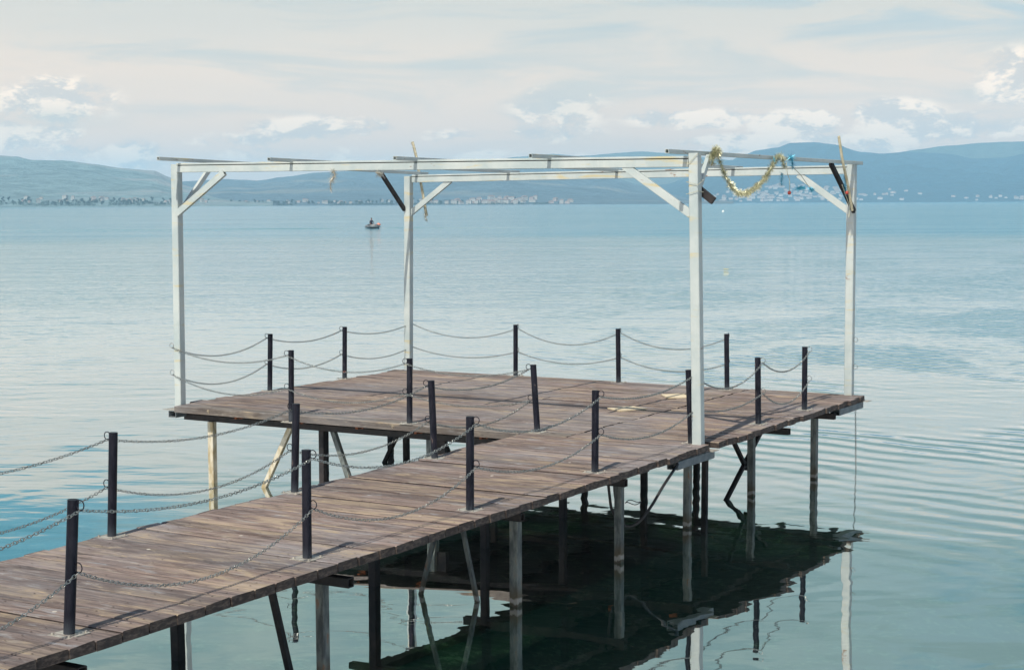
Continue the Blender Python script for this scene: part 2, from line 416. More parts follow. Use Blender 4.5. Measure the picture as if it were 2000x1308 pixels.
def water_mat():
    m_, t, out = mat('lake_water')
    geo = t.n('ShaderNodeNewGeometry'); pos = geo.outputs['Position']
    dist = t.vm('DISTANCE', pos, tuple(CAM), out=1)
    # ripples, crests roughly across the view
    rot = t.n('ShaderNodeVectorRotate', {'Vector': pos, 'Angle': R(-31)}, rotation_type='Z_AXIS').outputs[0]   # rot.y runs away over the lake
    a = t.noise(t.vm('MULTIPLY', rot, (.26, .46, 1)), 1.0, 3, .5, .5)
    b = t.noise(t.vm('MULTIPLY', rot, (1.0, 2.1, 1)), 1.0, 3, .5, .4)
    c = t.noise(t.vm('MULTIPLY', rot, (2.6, 6.5, 1)), 1.0, 3, .55, .2)
    # long slanting ripple trains coming from the right
    wv = t.n('ShaderNodeTexWave', {'Vector': t.n('ShaderNodeVectorRotate', {'Vector': pos, 'Angle': R(13)}, rotation_type='Z_AXIS').outputs[0],
                                   'Scale': .58, 'Distortion': 4.2, 'Detail': 4.0, 'Detail Scale': .8, 'Detail Roughness': .5},
             wave_type='BANDS', bands_direction='Y', wave_profile='SIN').outputs['Fac']
    sx = t.n('ShaderNodeSeparateXYZ', {0: rot}).outputs
    # side = metres right of the view axis per metre of depth
    crot = CAM.copy(); crot.rotate(Matrix.Rotation(R(-31), 3, 'Z'))
    lx = t.math('SUBTRACT', sx[0], crot.x); ly = t.math('SUBTRACT', sx[1], crot.y)
    patch = t.noise(t.vm('MULTIPLY', rot, (.03, .05, 1)), 1.0, 3, .5, .6)
    right = t.math('MULTIPLY', t.mapr(t.noise(t.vm('MULTIPLY', pos, (.13, .11, 1)), 1.0, 3, .6, 1.0), .40, .62, .08, 1.15), t.mapr(lx, -1.5, 6.0, .12, 1.0))
    far = t.mapr(ly, 12, 27)
    wave_amp = t.math('MULTIPLY', t.math('MULTIPLY', right, far), .014)
    h = t.math('MULTIPLY', a, t.mapr(ly, 9, 34, .013, .045))
    h = t.math('ADD', h, t.math('MULTIPLY', t.math('MULTIPLY', b, t.mapr(patch, .3, .7, .3, 1.0)), t.mapr(ly, 13, 44, .0012, .030)))
    # wind-ruffled far water
    ruf = t.mapr(t.math('ADD', ly, t.math('MULTIPLY', t.math('SUBTRACT', patch, .5), 50)), 135, 175)
    h = t.math('ADD', h, t.math('MULTIPLY', c, t.math('ADD', t.mapr(ly, 18, 60, .00006, .006), t.math('MULTIPLY', ruf, .010))))
    h = t.math('ADD', h, t.math('MULTIPLY', wv, wave_amp))
    dn = t.noise(t.vm('MULTIPLY', rot, (.15, .30, 1)), 1.0, 5, .68, .3)
    en = t.noise(pos, .8, 4, .6)
    h = t.math('ADD', h, t.math('MULTIPLY', en, t.mapr(ly, 22, 60, 0, .035)))
    h = t.math('ADD', h, t.math('MULTIPLY', dn, t.mapr(ly, 28, 75, .0, .085)))
    stk = t.noise(t.vm('MULTIPLY', rot, (.012, .085, 1)), 1.0, 7, .62, .3)
    nrm = bump(t, h, 1.0, 1.0)
    facing = t.n('ShaderNodeLayerWeight', {'Blend': .5, 'Normal': nrm}).outputs['Facing']
    fres = t.math('ADD', .02, t.math('MULTIPLY', t.math('POWER', facing, 1.15), .97), clamp=True)
    fres = t.math('MULTIPLY', fres, t.mapr(ruf, 0, 1, 1.0, t.mapr(t.math('DIVIDE', lx, t.math('MAXIMUM', ly, 1)), -.05, .15, .82, .66)))
    fres = t.math('MULTIPLY', fres, t.math('SUBTRACT', 1.0, t.math('MULTIPLY', t.mapr(stk, .38, .66), t.mapr(ly, 40, 150, 0, .15))))
    gl = t.n('ShaderNodeBsdfGlossy', {'Color': (0.98, 1.0, 0.99), 'Roughness': t.math('ADD', t.mapr(ly, 15, 120, .008, .035), t.math('MULTIPLY', ruf, .05)), 'Normal': nrm})
    dif = t.n('ShaderNodeBsdfDiffuse', {'Color': t.mix(ruf, t.mix(t.mapr(ly, 13, 48), (0.002, 0.026, 0.023), (0.10, 0.28, 0.30)), (0.05, 0.27, 0.40))})
    tr = t.n('ShaderNodeBsdfTransparent', {'Color': (0.30, 0.60, 0.46)})
    body = t.n('ShaderNodeMixShader', {0: t.mapr(ly, 12, 45, .58, .08), 1: dif.outputs[0], 2: tr.outputs[0]})
    mx = t.n('ShaderNodeMixShader', {0: fres, 1: body.outputs[0], 2: gl.outputs[0]})
    t.t.links.new(mx.outputs[0], out.inputs[0]); return m_


def bed_mat():
    m_, t, out = mat('algae_lake_bed')
    pos = t.n('ShaderNodeNewGeometry').outputs['Position']
    n = t.noise(pos, 1.1, 6, .65, .6); f = t.noise(pos, 9, 5, .7)
    col = t.mix(t.mapr(n, .42, .58), (0.015, 0.04, 0.028), (0.16, 0.20, 0.11))
    col = t.mix(t.math('MULTIPLY', t.mapr(f, .50, .62), t.mapr(n, .47, .55)), col, (0.75, 0.74, 0.52))
    pbr(t, out, col, .9, 0, bump(t, n, .6, .1)); return m_


def ngrid(name, fn, us, vs, material, **kw):
    mb = MB(); nv = len(vs)
    for u in us:
        for v in vs: mb.v.append(Vector(fn(u, v)))
    for i in range(len(us) - 1):
        for j in range(nv - 1):
            k = i * nv + j; mb.quad((k, k + nv, k + nv + 1, k + 1))
    return mb.build(name, material, smooth=True, **kw)

# ---------------------------------------------------------------- water and lake bed
mb = MB(); mb.v = [Vector((-14000, -900, WATER)), Vector((6000, -900, WATER)), Vector((6000, 14000, WATER)), Vector((-14000, 14000, WATER))]; mb.quad((0, 1, 2, 3))
tag(mb.build('water', water_mat()), 'calm pale blue green lake with soft ripples and reflections', kind='structure')


def bed_z(x, y):
    q = Vector((x * .35, y * .35, 0)); d = max(0, y + 8) * .05 + max(0, -x - 8) * .05
    return WATER - 1.0 - min(d, 5) + .35 * mnoise.noise(q) + .14 * mnoise.noise(q * 4.1)
us = [-40 + i * .6 for i in range(110)]; vs = [-22 + j * .6 for j in range(110)]
tag(ngrid('lake_bed', lambda u, v: (u, v, bed_z(u, v)), us, vs, bed_mat()), 'dark green lake bed with pale algae covered stones', kind='structure')
mb = MB(); mb.v = [Vector((-14000, -900, WATER - 7.5)), Vector((6000, -900, WATER - 7.5)), Vector((6000, 14000, WATER - 7.5)), Vector((-14000, 14000, WATER - 7.5))]; mb.quad((0, 1, 2, 3))
tag(mb.build('deep_lake_bed', simple_mat('deep_mud', (0.02, 0.04, 0.035), (0.03, 0.06, 0.05), .05, .9)), 'deep dark bottom of the lake', kind='structure')

# ---------------------------------------------------------------- far terrain
def interp(tab, x):
    if x <= tab[0][0]: return tab[0][1]
    for (a, va), (b, vb) in zip(tab, tab[1:]):
        if x <= b:
            t_ = (x - a) / (b - a); t_ = t_ * t_ * (3 - 2 * t_) * .5 + t_ * .5
            return va + (vb - va) * t_
    return tab[-1][1]


def hill_mat(name, dark, lite, thr=.55):
    m_, t, out = mat(name)
    pos = t.n('ShaderNodeNewGeometry').outputs['Position']
    n = t.noise(pos, .0022, 7, .6, .4); f = t.noise(pos, .02, 5, .7)
    col = t.mix(t.mapr(f, .35, .65), dark, tuple(c * 1.7 for c in dark))
    col = t.mix(t.math('MULTIPLY', t.mapr(n, thr, thr + .12), .8), col, lite)
    pbr(t, out, col, .95, 0, bump(t, t.math('ADD', f, t.math('MULTIPLY', n, 4.0)), 1.0, 20)); return m_

LEFT = [(-60, .026), (-56, .03), (-52.77, .0295), (-49.6, .031), (-48.0, .02905), (-47.5, .0285), (-47.0, .0264), (-46.05, .0259), (-45.05, .0241), (-44.04, .0217), (-43.0, .0202), (-42.5, .0163), (-42.0, .0114), (-41, .0058), (-40, .002), (-38, .0005)]
MID = [(-60, .004), (-46, .006), (-43, .0084), (-42, .0138), (-40.6, .015), (-39.6, .014), (-38.5, .0164), (-37.5, .0189), (-36, .02), (-34.3, .0209), (-32.5, .0217), (-30.7, .0222), (-28.9, .0209), (-27.6, .0175), (-26.2, .0105), (-25.0, .004), (-24.0, -.001), (-22, -.002)]
RIGHT = [(-31, .0005), (-27.1, .004), (-25.3, .0105), (-23.9, .0184), (-23.2, .0245), (-22.7, .0281), (-22.2, .0311), (-21.5, .0325), (-21.05, .0352), (-20.27, .0356), (-19.6, .034), (-18.7, .0293), (-18, .0282), (-17, .0292), (-15.7, .0277), (-15, .0249), (-14, .0253), (-13.4, .0272), (-11.8, .0298), (-8.6, .026), (-3, .02), (4, .015)]
FAR = [(-40, .010), (-33.4, .0208), (-31.8, .0251), (-31.2, .0263), (-30.5, .0281), (-29.3, .0298), (-28.5, .0285), (-28, .0285), (-27.1, .0296), (-26.2, .0307), (-25.3, .0297), (-24.8, .0293), (-23.6, .026), (-21.8, .0228), (-19.5, .022), (-18.4, .0253), (-17, .0304), (-15.8, .0329), (-14.7, .0341), (-13.4, .0343), (-11, .0348), (-8.6, .0304), (0, .02)]


def make_height(tab, Ds, Dr, seed, power=1.25, rough=.26):
    def hgt(az, r):
        t_ = (r - Ds) / (Dr - Ds)
        if t_ < 0: return WATER - 3 - 40 * min(1, -t_)
        top = interp(tab, az) * Dr + 2.4 + .93
        a = R(az); p = Vector((math.sin(a) * r / 420, math.cos(a) * r / 420, seed))
        nz = mnoise.fractal(p, 0.9, 2.1, 6)
        if t_ <= 1:
            prof = t_ ** power
            gul = nz * rough * 5.5 * t_ ** 2 * (1 - t_) * top
            foot = min(8, 40 * t_) * (1 - t_)
            return WATER + max(.25 * min(1, t_ * 60), prof * top + gul + foot + nz * .012 * top * t_)
        return WATER + max(0, top * (1 - (t_ - 1) * 1.2) + nz * .012 * top)
    return hgt
H_LEFT = make_height(LEFT, 2750, 4300, 1.3, 1.15)
H_MID = make_height(MID, 2900, 5600, 4.4, 1.3)
H_RIGHT = make_height(RIGHT, 5200, 7600, 9.1, 1.1, .34)
H_FAR = make_height(FAR, 8000, 8650, 14.7, 1.0)


def polar(az, r, z): a = R(az); return (CAM.x + math.sin(a) * r, CAM.y + math.cos(a) * r, z)


def terrain(name, hf, a0, a1, na, Ds, Dr, material, label):
    us = [a0 + (a1 - a0) * i / na for i in range(na + 1)]
    vs = [Ds - 60, Ds - 4, Ds + 4] + [Ds + (Dr - Ds) * 1.5 * (j / 60) ** 1.15 for j in range(1, 61)]
    o = ngrid(name, lambda u, v: polar(u, v, hf(u, v)), us, vs, material)
    return tag(o, label, kind='structure')
terrain('hills', H_LEFT, -62, -39, 190, 2750, 4300, hill_mat('scrubby_hillside', (0.11, 0.16, 0.165), (0.28, 0.285, 0.28), .50), 'pale scrub covered hill above the left shore')
terrain('hills', H_MID, -60, -23, 300, 2900, 5600, hill_mat('wooded_hillside', (0.06, 0.095, 0.12), (0.20, 0.22, 0.21), .54), 'long low wooded hills behind the shore')
terrain('mountain', H_RIGHT, -31, -6, 260, 5200, 7600, hill_mat('forested_mountain', (0.010, 0.040, 0.060), (0.055, 0.09, 0.11), .68), 'blue forested mountain on the right')
terrain('mountain', H_FAR, -42, -6, 240, 8000, 8650, hill_mat('distant_ridge', (0.05, 0.075, 0.06), (0.10, 0.12, 0.10), .5), 'palest distant ridge behind the others')

# haze: one closed box round everything
mb = MB(); mb.box((-3600, 4400, 153), (15000, 10000, 330))
hz = mb.build('haze', None) if False else None
me = bpy.data.meshes.new('haze'); me.from_pydata([tuple(v) for v in mb.v], [], mb.f); me.update()
hz = bpy.data.objects.new('haze', me); COL.objects.link(hz)
m_, t, out = mat('haze_air')
vol = t.n('ShaderNodeVolumePrincipled', {'Color': (0.50, 0.80, 1.0), 'Density': 0.00013, 'Anisotropy': 0.0})
t.t.links.new(vol.outputs[0], out.inputs[1]); me.materials.append(m_)
tag(hz, 'thin pale blue haze over the lake', kind='stuff')

# ---------------------------------------------------------------- jetty deck
pier = empty('jetty', (0, 0, 0)); tag(pier, 'weathered wooden jetty ending in a wide platform above the lake', 'jetty')


def plank(mb, x0, x1, y0, y1, z1, th, rnd, seg=None, jag=.0):
    """one board along x with gentle warp and slightly worn ends"""
    L = x1 - x0; n = seg or max(3, int(L / .45)); rings = []
    dz0 = rnd.uniform(-.003, .004); tw = rnd.uniform(-.004, .004); ph = rnd.uniform(0, 6); amp = rnd.uniform(0, .0025)
    c = .006
    for i in range(n + 1):
        t_ = i / n; x = x0 + L * t_
        w = amp * math.sin(ph + x * 1.7); dy = .0015 * math.sin(ph * 2 + x * 2.3)
        ends = rnd.uniform(-jag, jag) if i in (0, n) else 0
        b = len(mb.v); rings.append(b)
        zt = z1 + dz0 + w; zb = z1 - th
        e2 = rnd.uniform(-jag, jag) * .6 if i in (0, n) else 0
        for yy, zz, ex in ((y0, zb, ends), (y0, zt - c - tw, ends), (y0 + c, zt - tw, ends + e2 * .2), (y1 - c, zt + tw, e2), (y1, zt - c + tw, e2), (y1, zb, e2)):
            mb.v.append(Vector((x + ex + (c * .6 if i == 0 else (-c * .6 if i == n else 0)) * (1 if zz > zb else 0), yy + dy, zz)))
    for i in range(n):
        a, b = rings[i], rings[i + 1]
        for k in range(6):
            j = (k + 1) % 6; mb.quad((a + k, b + k, b + j, a + j))
    for sx in (-5.87, -4.96, -4.1, -3.3, -2.45, -1.62, -.95, -.28, .08):
        if x0 + .03 < sx < x1 - .03:
            for sy in (.25, .75):
                nx, ny = sx + rnd.uniform(-.02, .02), y0 + (y1 - y0) * sy + rnd.uniform(-.012, .012)
                b = len(mb.v)
                for k in range(6): mb.v.append(Vector((nx + .0065 * math.cos(k * PI / 3), ny + .0065 * math.sin(k * PI / 3), z1 + .0072)))
                mb.f.append(tuple(b + k for k in range(6))); mb.mi.append(1)
    mb.f.append(tuple(rings[0] + k for k in range(6))); mb.mi.append(0)
    mb.f.append(tuple(rings[-1] + k for k in reversed(range(6)))); mb.mi.append(0)

rnd = random.Random(11)
TH = .060
mb = MB(); y = -16.0
while y < -.16:
    w = rnd.choice((.205, .235, .245, .225, .19)); y1 = min(y + w, -.16)
    g = rnd.choice((.004, .006, .008, .018))
    if y1 - y > .05:
        jr = .006 if y < -3.2 else .018
        plank(mb, -1.875 + rnd.gauss(0, .012), .175 + rnd.gauss(0, jr * .7), y + g / 2, y1 - g / 2, 0, TH, rnd, jag=jr * .6)
    y = y1
mb.build('walkway_planks', [M['deck'], M['nail']], pier)
mb = MB(); y = -.155; rows = []
while y < 4.75:
    w = rnd.choice((.19, .21, .225, .2)); y1 = min(y + w, 4.84); g = rnd.choice((.004, .006, .009, .018))
    xm = -1.36
    if y < -.1:
        plank(mb, -1.35, .175, y + g / 2, y1 - g / 2, 0, TH, rnd, jag=.012)
    elif .03 < y < .2:
        plank(mb, xm + .006, .025, y + g / 2, y1 - g / 2, 0, TH, rnd, jag=.01)
    else:
        plank(mb, xm + .006, .175 + rnd.gauss(0, .014), y + g / 2, y1 - g / 2, 0, TH, rnd, jag=.012)
    xs = -6.80 + rnd.gauss(0, .03) if y > .1 else -6.76
    if y > -.1 and rnd.random() < .35:
        xj = rnd.choice((-4.96, -3.2)); plank(mb, xs, xj - .003, y + g / 2, y1 - g / 2, 0, TH, rnd, jag=.01); plank(mb, xj + .003, xm - .006, y + g / 2, y1 - g / 2, 0.001, TH, rnd, jag=.006)
    elif y > -.1:
        plank(mb, xs, xm - .006, y + g / 2, y1 - g / 2, 0, TH, rnd, jag=.01)
    y = y1
mb.build('platform_planks', [M['deck'], M['nail']], pier)
mb = MB(); plank(mb, -6.76, -1.36, -.16, .048, .002, .078, rnd)
fe = mb.build('front_board', [M['edge'], M['nail']], pier)
km = simple_mat('pale_knot', (0.30, 0.25, 0.18), (0.08, 0.06, 0.05), 40, .8)
for x in (-6.22, -3.55, -2.55, -1.95):     # knots in the edge board
    mb = MB(); mb.tube([(x, -.156, -.035), (x, -.1635, -.035)], [.028, .022], 12); mb.build('knot', km, fe)

# frames below
def part_bar(name, a, b, w, h, material, hollow=0.0, upv=None, parent=pier, label=None):
    mb = MB(); mb.bar(a, b, w, h, hollow=hollow, upv=upv)
    o = mb.build(name, material, parent)
    if label: o['label'] = label
    return o
for x in (-.28, -.95, -1.62):
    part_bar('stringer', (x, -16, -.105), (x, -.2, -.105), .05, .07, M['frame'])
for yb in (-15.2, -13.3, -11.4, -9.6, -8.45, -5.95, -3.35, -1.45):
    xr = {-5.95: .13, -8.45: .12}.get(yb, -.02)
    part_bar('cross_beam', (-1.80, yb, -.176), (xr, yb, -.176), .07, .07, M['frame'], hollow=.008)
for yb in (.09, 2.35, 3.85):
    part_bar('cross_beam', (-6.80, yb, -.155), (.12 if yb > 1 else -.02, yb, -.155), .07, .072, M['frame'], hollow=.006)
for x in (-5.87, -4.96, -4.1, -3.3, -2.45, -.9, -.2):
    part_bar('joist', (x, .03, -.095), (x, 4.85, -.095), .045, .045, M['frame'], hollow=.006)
    part_bar('tube_end', (x, .0, -.095), (x, .03, -.095), .045, .045, M['rust'], hollow=.006)
# tubes that carry the pergola posts
for x, y0, y1, zz in ((.085, -.66, .21, -.115), (.085, 3.95, 4.82, -.115), (-6.82, -.13, .42, -.105), (-6.82, 4.3, 4.9, -.105)):
    part_bar('post_bracket', (x, y0, zz), (x, y1, zz), .12, .085, M['greysteel'], hollow=.008)
mb = MB(); mb.box((.12, .13, -.0685), (.16, .15, .006)); mb.build('bracket_plate', M['plate'], pier)
mb = MB(); mb.box((-6.85, -.02, -.0585), (.26, .20, .006)); mb.build('bracket_plate', M['plate'], pier)
mb = MB(); mb.box((.16, 4.83, -.0685), (.13, .14, .006)); mb.build('bracket_plate', M['plate'], pier)

LEGS = [(-.12, -5.95, .072, 0), (-1.45, -5.98, .08, 0), (-.12, -8.45, .072, 0), (-1.5, -8.45, .08, 0), (-.12, -9.6, .08, 0), (-1.5, -11.4, .08, 0), (-.12, -11.4, .08, 0),
        (-.12, -13.3, .08, 0), (-1.5, -13.3, .08, 0), (-.12, -15.2, .08, 0), (-1.5, -15.2, .08, 0),
        (-.09, -3.35, .08, 0), (-1.54, -3.35, .08, 0), (-.09, -1.45, .072, 0), (-1.54, -1.5, .07, 0),
        (-.20, .32, .072, 0), (-1.62, .22, .07, 0), (-.46, 1.34, .06, 0), (-.35, 2.38, .075, 0), (-.13, 3.83, .075, 0),
        (-6.36, .06, .08, 0), (-4.74, .12, .07, 0), (-3.22, .12, .10, 0), (-3.38, 1.7, .07, 0), (-5.1, 2.35, .07, 0), (-6.4, 2.35, .07, 0), (-1.7, 2.35, .07, 0),
        (-3.3, 3.85, .07, 0), (-5.0, 3.85, .07, 0), (-6.4, 3.85, .07, 0), (-1.7, 3.85, .07, 0)]
LIT = [(-.12, -5.95), (-.12, -8.45), (-.09, -3.35), (-.09, -1.45), (-.20, .32), (-3.22, .12), (-.35, 2.38), (-.13, 3.83)]  # legs not listed are coloured near-black for the shade under the deck
for i, (x, y, w, _) in enumerate(LEGS):
    rr = random.Random(i * 3 + 1)
    mb = MB(); zt = -.19 if y > -.5 else -.21
    bx, by = x + rr.uniform(-.02, .02), y + rr.uniform(-.02, .02)
    ax = (x, y, zt); bt = (x + (x - bx) * 1.5, y + (y - by) * 1.5, bed_z(x, y) - .3)
    mb.bar(bt, (x - (x - bx) * 0, y, zt), w, w, upv=(0, 1, 0))
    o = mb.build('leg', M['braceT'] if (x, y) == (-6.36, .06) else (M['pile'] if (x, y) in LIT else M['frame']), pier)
    if (x, y) == (-6.36, .06): o['label'] = 'cream sunlit leg under the left corner of the platform'
BR = [((-.86 + .07, -3.4, -.15), (-1.16, -3.4, -1.45), .035, 'pile'), ((-.62, -3.4, -.15), (-.32, -3.4, -1.45), .035, 'pile'),
      ((-.57, -6.0, -.15), (-.22, -6.0, -1.45), .045, 'frame'),
      ((-.5, 3.2, -.18), (-.5, 1.80, -1.07), .045, 'frame'), ((-.5, 2.1, -.18), (-.5, 2.60, -.66), .045, 'frame'),
      ((-5.22, .14, -.19), (-5.80, .10, -1.30), .06, 'braceT'), ((-4.60, .14, -.19), (-4.16, .10, -1.2), .06, 'pile'),
      ((-5.02, 2.33, -.19), (-5.66, 2.33, -1.35), .05, 'frame'), ((-4.72, 2.33, -.19), (-4.1, 2.33, -1.35), .05, 'frame')]
for a, b, w, mm in BR: part_bar('diagonal_brace', a, b, w, w, M[mm])
mb = MB(); mb.box((-3.12, .15, -.30), (.14, .06, .20)); mb.build('dark_box', M['frame'], pier)  # plain dark box beside the pale leg

# black hose looped under the walkway
def curve(pts, n=10):
    pts = [Vector(p) for p in pts]; out_ = []
    for i in range(len(pts) - 1):
        p0 = pts[max(i - 1, 0)]; p1 = pts[i]; p2 = pts[i + 1]; p3 = pts[min(i + 2, len(pts) - 1)]
        for k in range(n):
            u = k / n
            out_.append(.5 * ((2 * p1) + (p2 - p0) * u + (2 * p0 - 5 * p1 + 4 * p2 - p3) * u * u + (3 * p1 - p0 - 3 * p2 + p3) * u ** 3))
    out_.append(pts[-1]); return out_
mb = MB()
mb.tube(curve([(-.24, -1.4, -.1), (-.22, -1.40, -.30), (-.18, -1.40, -.48), (-.06, -1.36, -.60), (.04, -1.30, -.56), (.12, -1.2, -.42), (.16, -1.02, -.25), (.16, -.7, -.09)]), .014, 8)
mb.tube(curve([(-.17, -1.40, -.12), (-.16, -1.42, -.28), (-.12, -1.42, -.45), (-.05, -1.40, -.60)]), .007, 6)
mb.tube([Vector((0.03 + .075 * math.cos(a * PI / 10), -1.40 + .075 * math.sin(a * PI / 10), -.36 + .01 * math.sin(a))) for a in range(21)], .004, 6)
o = mb.build('hose', M['rubber'], smooth=True); tag(o, 'black hose and cable looped beneath the walkway beside a pale leg', 'hose')

# ---------------------------------------------------------------- railing posts with rings
def make_rail_post(base, top, out, label, group):
    b = Vector(base); tp = Vector(top); root = empty('railing_post', b)
    tag(root, label, 'railing post', group)
    d = (tp - b)
    mb = MB(); r = .0325
    mb.tube([(0, 0, .004), d * .5, d], r, 18, caps=False)
    mb.tube([d - Vector((0, 0, .0)), d - Vector((0, 0, .08))], r - .004, 18, caps=False)
    n0 = len(mb.v)
    a, c = 18 * 2, 18 * 3
    for k in range(18): mb.quad((a + k, a + (k + 1) % 18, c + (k + 1) % 18, c + k))
    mb.f.append(tuple(n0 - 18 + k for k in range(18))); mb.mi.append(0)
    mb.build('tube', M['black'], root, smooth='angle')
    mb = MB(); mb.box((0, 0, .0025), (.17, .17, .006), (Vector((.92, .38, 0)), Vector((-.38, .92, 0)), Vector((0, 0, 1))) if False else None)
    for sx in (-1, 1):
        for sy in (-1, 1): mb.tube([(sx * .065, sy * .065, .005), (sx * .065, sy * .065, .016)], .009, 6)
    mb.build('base_plate', M['plate'], root)
    o = Vector((out[0], out[1], 0)).normalized(); pts = []
    for f in (.965, .505):
        cpos = d * f + o * (r + .027)
        mb = MB(); mb.tube([cpos + o * (.029 * math.cos(2 * PI * k / 16)) + Vector((0, 0, .029 * math.sin(2 * PI * k / 16))) for k in range(16)], .0035, 6, closed=True)
        mb.build('ring', M['chain'] if out[0] > .9 and b.y > 1 else M['black'], root, smooth=True)
        pts.append(b + cpos + Vector((0, 0, -.029)))
    return pts
GA = 'railing posts along the walkway'; GP = 'railing posts round the platform'
A_ = [((-.06, -10.55, 0), (-.06, -10.55, .75)), ((-.06, -8.37, 0), (-.023, -8.348, .771)), ((-.109, -6.125, 0), (-.106, -6.123, .751)), ((-.073, -4.086, 0), (-.069, -4.083, .747)),
      ((-.061, -1.991, 0), (-.057, -1.988, .743)), ((-.034, .034, 0), (-.059, .019, .746)), ((.005, 1.71, 0), (-.005, 1.704, .731)), ((.004, 3.124, 0), (.003, 3.123, .738))]
B_ = [((-1.83, -8.4, 0), (-1.83, -8.4, .75)), ((-1.815, -6.245, 0), (-1.79, -6.23, .768)), ((-1.79, -4.132, 0), (-1.77, -4.119, .752)), ((-1.767, -2.025, 0), (-1.791, -2.039, .746)), ((-1.80, .0, 0), (-1.842, -.01, .717))]
C_ = [((-4.937, -.205, -.07), (-4.927, -.20, .755)), ((-3.375, -.09, 0), (-3.369, -.086, .721))]
D_ = [((-6.76, 1.652, 0), (-6.744, 1.661, .742)), ((-6.79, 3.319, 0), (-6.78, 3.324, .721))]
E_ = [((-4.87, 4.743, 0), (-4.868, 4.745, .721)), ((-3.213, 4.669, 0), (-3.22, 4.665, .728)), ((-1.596, 4.581, 0), (-1.605, 4.576, .725))]
LA = ['dark railing post on the near walkway edge, outside the left of the picture', 'nearest and largest black railing post, at the lower left on the near walkway edge', 'second black railing post on the near walkway edge, right of the largest one',
      'black railing post on the near edge at the middle of the walkway', 'black railing post on the near edge just before the tall front pergola post', 'black railing post touching the foot of the tall front pergola post',
      'black railing post on the right platform edge, first behind the front pergola post', 'rusty topped black railing post nearest the far right pergola post']
LB = ['black railing post on the far walkway edge, outside the left of the picture', 'leftmost black railing post on the far walkway edge', 'black railing post on the far walkway edge standing in front of the platform front edge', 'slightly leaning black post on the far walkway edge, third from the left', 'leaning black post on the inner corner where walkway meets platform']
LC = ['black railing post fixed to the front platform edge nearer the left pergola post', 'black railing post on the front platform edge in line with the rear pergola post']
LD = ['black railing post on the left platform edge nearer the left pergola post', 'black railing post on the left platform edge nearer the rear pergola post']
LE = ['first black railing post on the back platform edge right of the rear pergola post', 'middle of the three black railing posts on the back platform edge', 'last black railing post on the back edge, seen right of the front pergola post']
RA = [make_rail_post(b, tp, (1, -.05), l, GA if i < 6 else GP) for i, ((b, tp), l) in enumerate(zip(A_, LA))]
RB = [make_rail_post(b, tp, (-1, 0), l, GA) for (b, tp), l in zip(B_, LB)]
RC = [make_rail_post(b, tp, (-.45, -1), l, GP) for (b, tp), l in zip(C_, LC)]
RD = [make_rail_post(b, tp, (-1, 0), l, GP) for (b, tp), l in zip(D_, LD)]
RE = [make_rail_post(b, tp, (0, 1), l, GP) for (b, tp), l in zip(E_, LE)]


def chain(p, q, sag, label, rough_=0):
    p = Vector(p); q = Vector(q); L = (q - p).length; mb = MB()
    n = int(L * (1 + 2.6 * (sag / L) ** 2) / .0245)
    def at(t_): v = p.lerp(q, t_); v.z -= 4 * sag * t_ * (1 - t_); return v
    tot = 0; cum = [0]; N = 200
    for k in range(N): tot += (at((k + 1) / N) - at(k / N)).length; cum.append(tot)
    def at_len(s_):
        lo = 0
        while lo < N - 1 and cum[lo + 1] < s_: lo += 1
        return at((lo + (s_ - cum[lo]) / (cum[lo + 1] - cum[lo])) / N)
    rr = random.Random(int(abs(p.x * 100 + p.y * 10)))
    for k in range(n):
        a = at_len(tot * k / n); b = at_len(tot * (k + 1) / n); c = (a + b) / 2; tdir = (b - a).normalized()
        s1 = Vector((0, 0, 1)).cross(tdir)
        if s1.length < .1: s1 = Vector((1, 0, 0))
        s1.normalize(); s2 = tdir.cross(s1)
        ang = PI / 4 + (PI / 2 if k % 2 else 0) + rr.uniform(-.3, .3)
        side = s1 * math.cos(ang) + s2 * math.sin(ang)
        hl, hw = .0170, .0100
        ring = [c + tdir * (hl * math.cos(w_)) * (1 if abs(math.cos(w_)) > .5 else 1.15) + side * (hw * math.sin(w_)) for w_ in [2 * PI * i / 8 for i in range(8)]]
        mb.tube(ring, .0027, 4, closed=True)
    o = mb.build('chain', M['chain'], origin=tuple(p)); tag(o, label, 'chain', 'chains between the railing posts'); return o

sA = [(.14, .25), (.115, .25), (.175, .215), (.165, .15), (.095, .14), (.20, .085), (.16, .185)]
nA = ['the post left of the picture and the nearest post', 'the nearest and the second near edge post', 'the second and the third near edge post', 'the third and the fourth near edge post', 'the fourth near edge post and the pergola foot',
      'the pergola foot and the first post behind it', 'the last two posts of the right edge']
for i in range(7):
    for k in (0, 1): chain(RA[i][k], RA[i + 1][k], sA[i][k], ('upper' if k == 0 else 'lower') + ' chain between ' + nA[i])
sB = [(.10, .16), (.105, .18), (.12, .15), (.11, .15)]
nB = ['leading out of the left of the picture from the far edge', 'between the first and second far edge posts', 'between the second and third far edge posts', 'between the third far edge post and the corner post']
for i in range(4):
    for k in (0, 1): chain(RB[i][k], RB[i + 1][k], sB[i][k], ('upper' if k == 0 else 'lower') + ' chain ' + nB[i])

